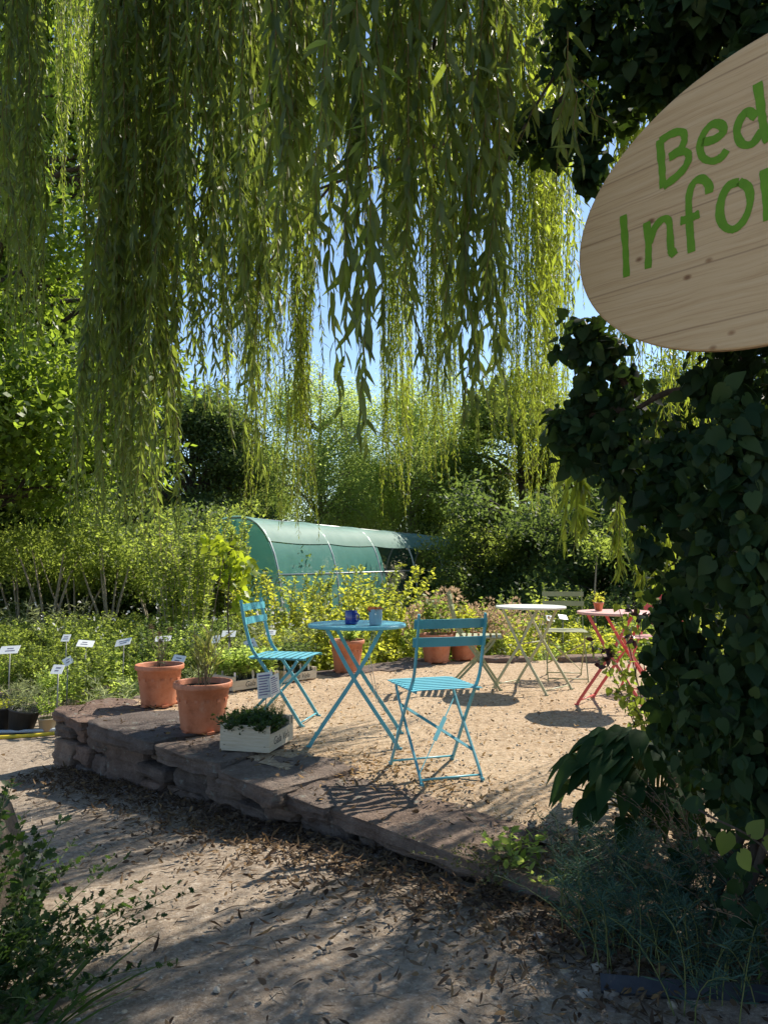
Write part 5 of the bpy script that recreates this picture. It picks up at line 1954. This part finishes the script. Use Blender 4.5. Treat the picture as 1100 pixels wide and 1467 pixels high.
# lime leaf sprig in front of the dark stems
sp = MB()
q0 = at(1110, 1240, 1.95)
sp.tube(fillet([at(1130, 1330, 2.05) * [1, 1, 0] + [0, 0, -.1], q0, at(1000, 1160, 2.0)], 5), .003, 5, 1)
P = np.array([at(1040, 1195, 1.96), at(1060, 1222, 1.95), at(1075, 1195, 1.95), at(1095, 1205, 1.96)])
put_leaves(sp, T_IVY, P, np.array([[-.2, 0, -1], [.5, 0, -.8], [.6, 0, .6], [.7, 0, -.3]]), np.array([[0, -1, .4], [.2, -1, .3], [0, -1, .6], [.1, -1, .2]]), [.058, .055, .05, .045], 0)
tag(sp.build('vine_sprig', [M['mid'], M['vine']]), 'thin shoot with lime green leaves in front of the dark stems', 'plant')

# wiry shrub beside the coral table
shr = empty('wiry_shrub', (1.30, 3.9, -.02), 0, 'wiry shrub with small round leaves in front of the coral table', 'shrub')
SO = np.array([1.30, 3.9, -.02])
b = MB()
f = MB()
Pp, dark_ = [], []
for (u0, v0, u1, v1) in ((905, 1010, 848, 920), (900, 1000, 868, 930), (930, 1000, 880, 850), (940, 990, 905, 845), (950, 980, 930, 850), (960, 990, 950, 860), (920, 1005, 885, 960), (940, 1000, 915, 920), (960, 985, 975, 880), (930, 1010, 870, 985), (950, 1000, 930, 900)):
    p0 = at(u0, v0, 3.9) - SO
    p1 = at(u1, v1, 3.75) - SO
    mid = p0 * .45 + p1 * .55 + RNG.normal(size=3) * .025
    pth = fillet([np.array([p0[0] * .25, p0[1] * .25, 0]), p0 * .55 + [0, 0, .02], mid, p1], 5)
    b.tube(pth, np.linspace(.004, .0015, len(pth)), 5)
    for _ in range(48):
        k = RNG.uniform(.25, 1)
        i = int(k * (len(pth) - 1))
        Pp.append(pth[i] + RNG.normal(size=3) * .022)
Pp = np.array(Pp)
n_ = len(Pp)
put_leaves(f, T_IVY, Pp, rdir(n_), rdir(n_) + [0, -.5, .3], RNG.uniform(.022, .042, n_))
b.build('stem', M['vine'], shr)
f.build('foliage', M['barberry'], shr)
pb = MB()
base = SO + [0, 0, 0]
Pp = []
for (u, v) in ((862, 935), (866, 942), (858, 950), (870, 938), (902, 910), (908, 914), (848, 925), (915, 880), (920, 885), (925, 890), (905, 875)):
    for _ in range(5):
        Pp.append(at(u, v, 3.72) - SO + RNG.normal(size=3) * .012)
Pp = np.array(Pp)
put_leaves(pb, T_OVAL, Pp, rdir(len(Pp)), rdir(len(Pp)) + [0, -.5, .2], .04)
pb.build('purple_leaves', M['purpleleaf'], shr)

# ------------------------------------------------------------------ lower left corner
stp = empty('tree_stump', (-1.70, 2.92, -.30), 0, 'mossy weathered tree stump cut by the left photo edge', 'stump')
b = MB()
pr = fillet([(0, 0, -.05), (0, 0, .05), (.02, .0, .2), (.04, 0, .33), (.03, 0, .36)], 5)
b.tube(pr, np.interp(np.linspace(0, 1, len(pr)), [0, .2, .6, .95, 1], [.40, .33, .27, .25, .21]), 30)
V0 = np.concatenate(b.v)
for i in range(len(V0)):
    v = Vector(V0[i])
    k = noise.fractal(Vector((v.x * 7, v.y * 7, v.z * 3)), .8, 2.1, 5) * .22
    V0[i, 0] *= 1 + k
    V0[i, 1] *= 1 + k
    V0[i, 2] += .03 * noise.noise(v * 9)
b.v = [V0]
b.build('trunk', M['bark'], stp)

mbx = plant(150, .42, .80, T_LOBED, .036, 40, splay=.8, stem_r=.002, droop=.3, low=.3)
o = mbx.build('columbine', [M['parsley'], M['stem']])  # darker parsley leaf used in place of this corner's shade
o.location = (-1.30, 2.36, -.28)
o.scale = (.9, .9, 1.0)
tag(o, 'shade-darkened lobed leafy plant spreading over the lower left of the path', 'plant')
mbx = plant(40, .34, .5, T_LOBED, .030, 44, splay=.8, stem_r=.002, droop=.3, low=.3)
o = mbx.build('columbine', [M['dark'], M['stem']])
o.location = (-1.16, 2.10, -.28)
o.scale = (.8, .8, .8)
tag(o, 'lighter lobed leafy plant nearest the path at lower left', 'plant')
mbx = plant(20, .82, .34, T_LOBED, .048, 26, splay=.7, stem_r=.0025, droop=.2, low=.55)
o = mbx.build('columbine', [M['parsley'], M['stem']])  # again the dark parsley leaf, standing in for shade
o.location = (-1.27, 2.38, -.28)
tag(o, 'taller lobed plant reaching up the left photo edge above the stump', 'plant')
gr = MB()
n_ = 90
a = RNG.uniform(0, 6.28, n_)
P = np.stack([RNG.normal(0, .07, n_), RNG.normal(0, .07, n_), np.zeros(n_)], -1)
D = np.stack([np.cos(a) * .8, np.sin(a) * .8, RNG.uniform(.9, 2.2, n_)], -1)
put_leaves(gr, T_BLADE, P, D, np.stack([-np.cos(a) * .6, -np.sin(a) * .6, np.full(n_, .8)], -1), RNG.uniform(.28, .46, n_), 0, 1.0, RNG.uniform(1.1, 2.0, n_))
o = gr.build('daylily', [leaf_mat('daylily_leaf', [(.030, .070, .014), (.048, .095, .018), (.070, .12, .026)], (.20, .34, .03), .38, .42)])
o.location = (-1.02, 2.0, -.28)
tag(o, 'clump of long arching strap leaves in the lower left corner', 'plant')
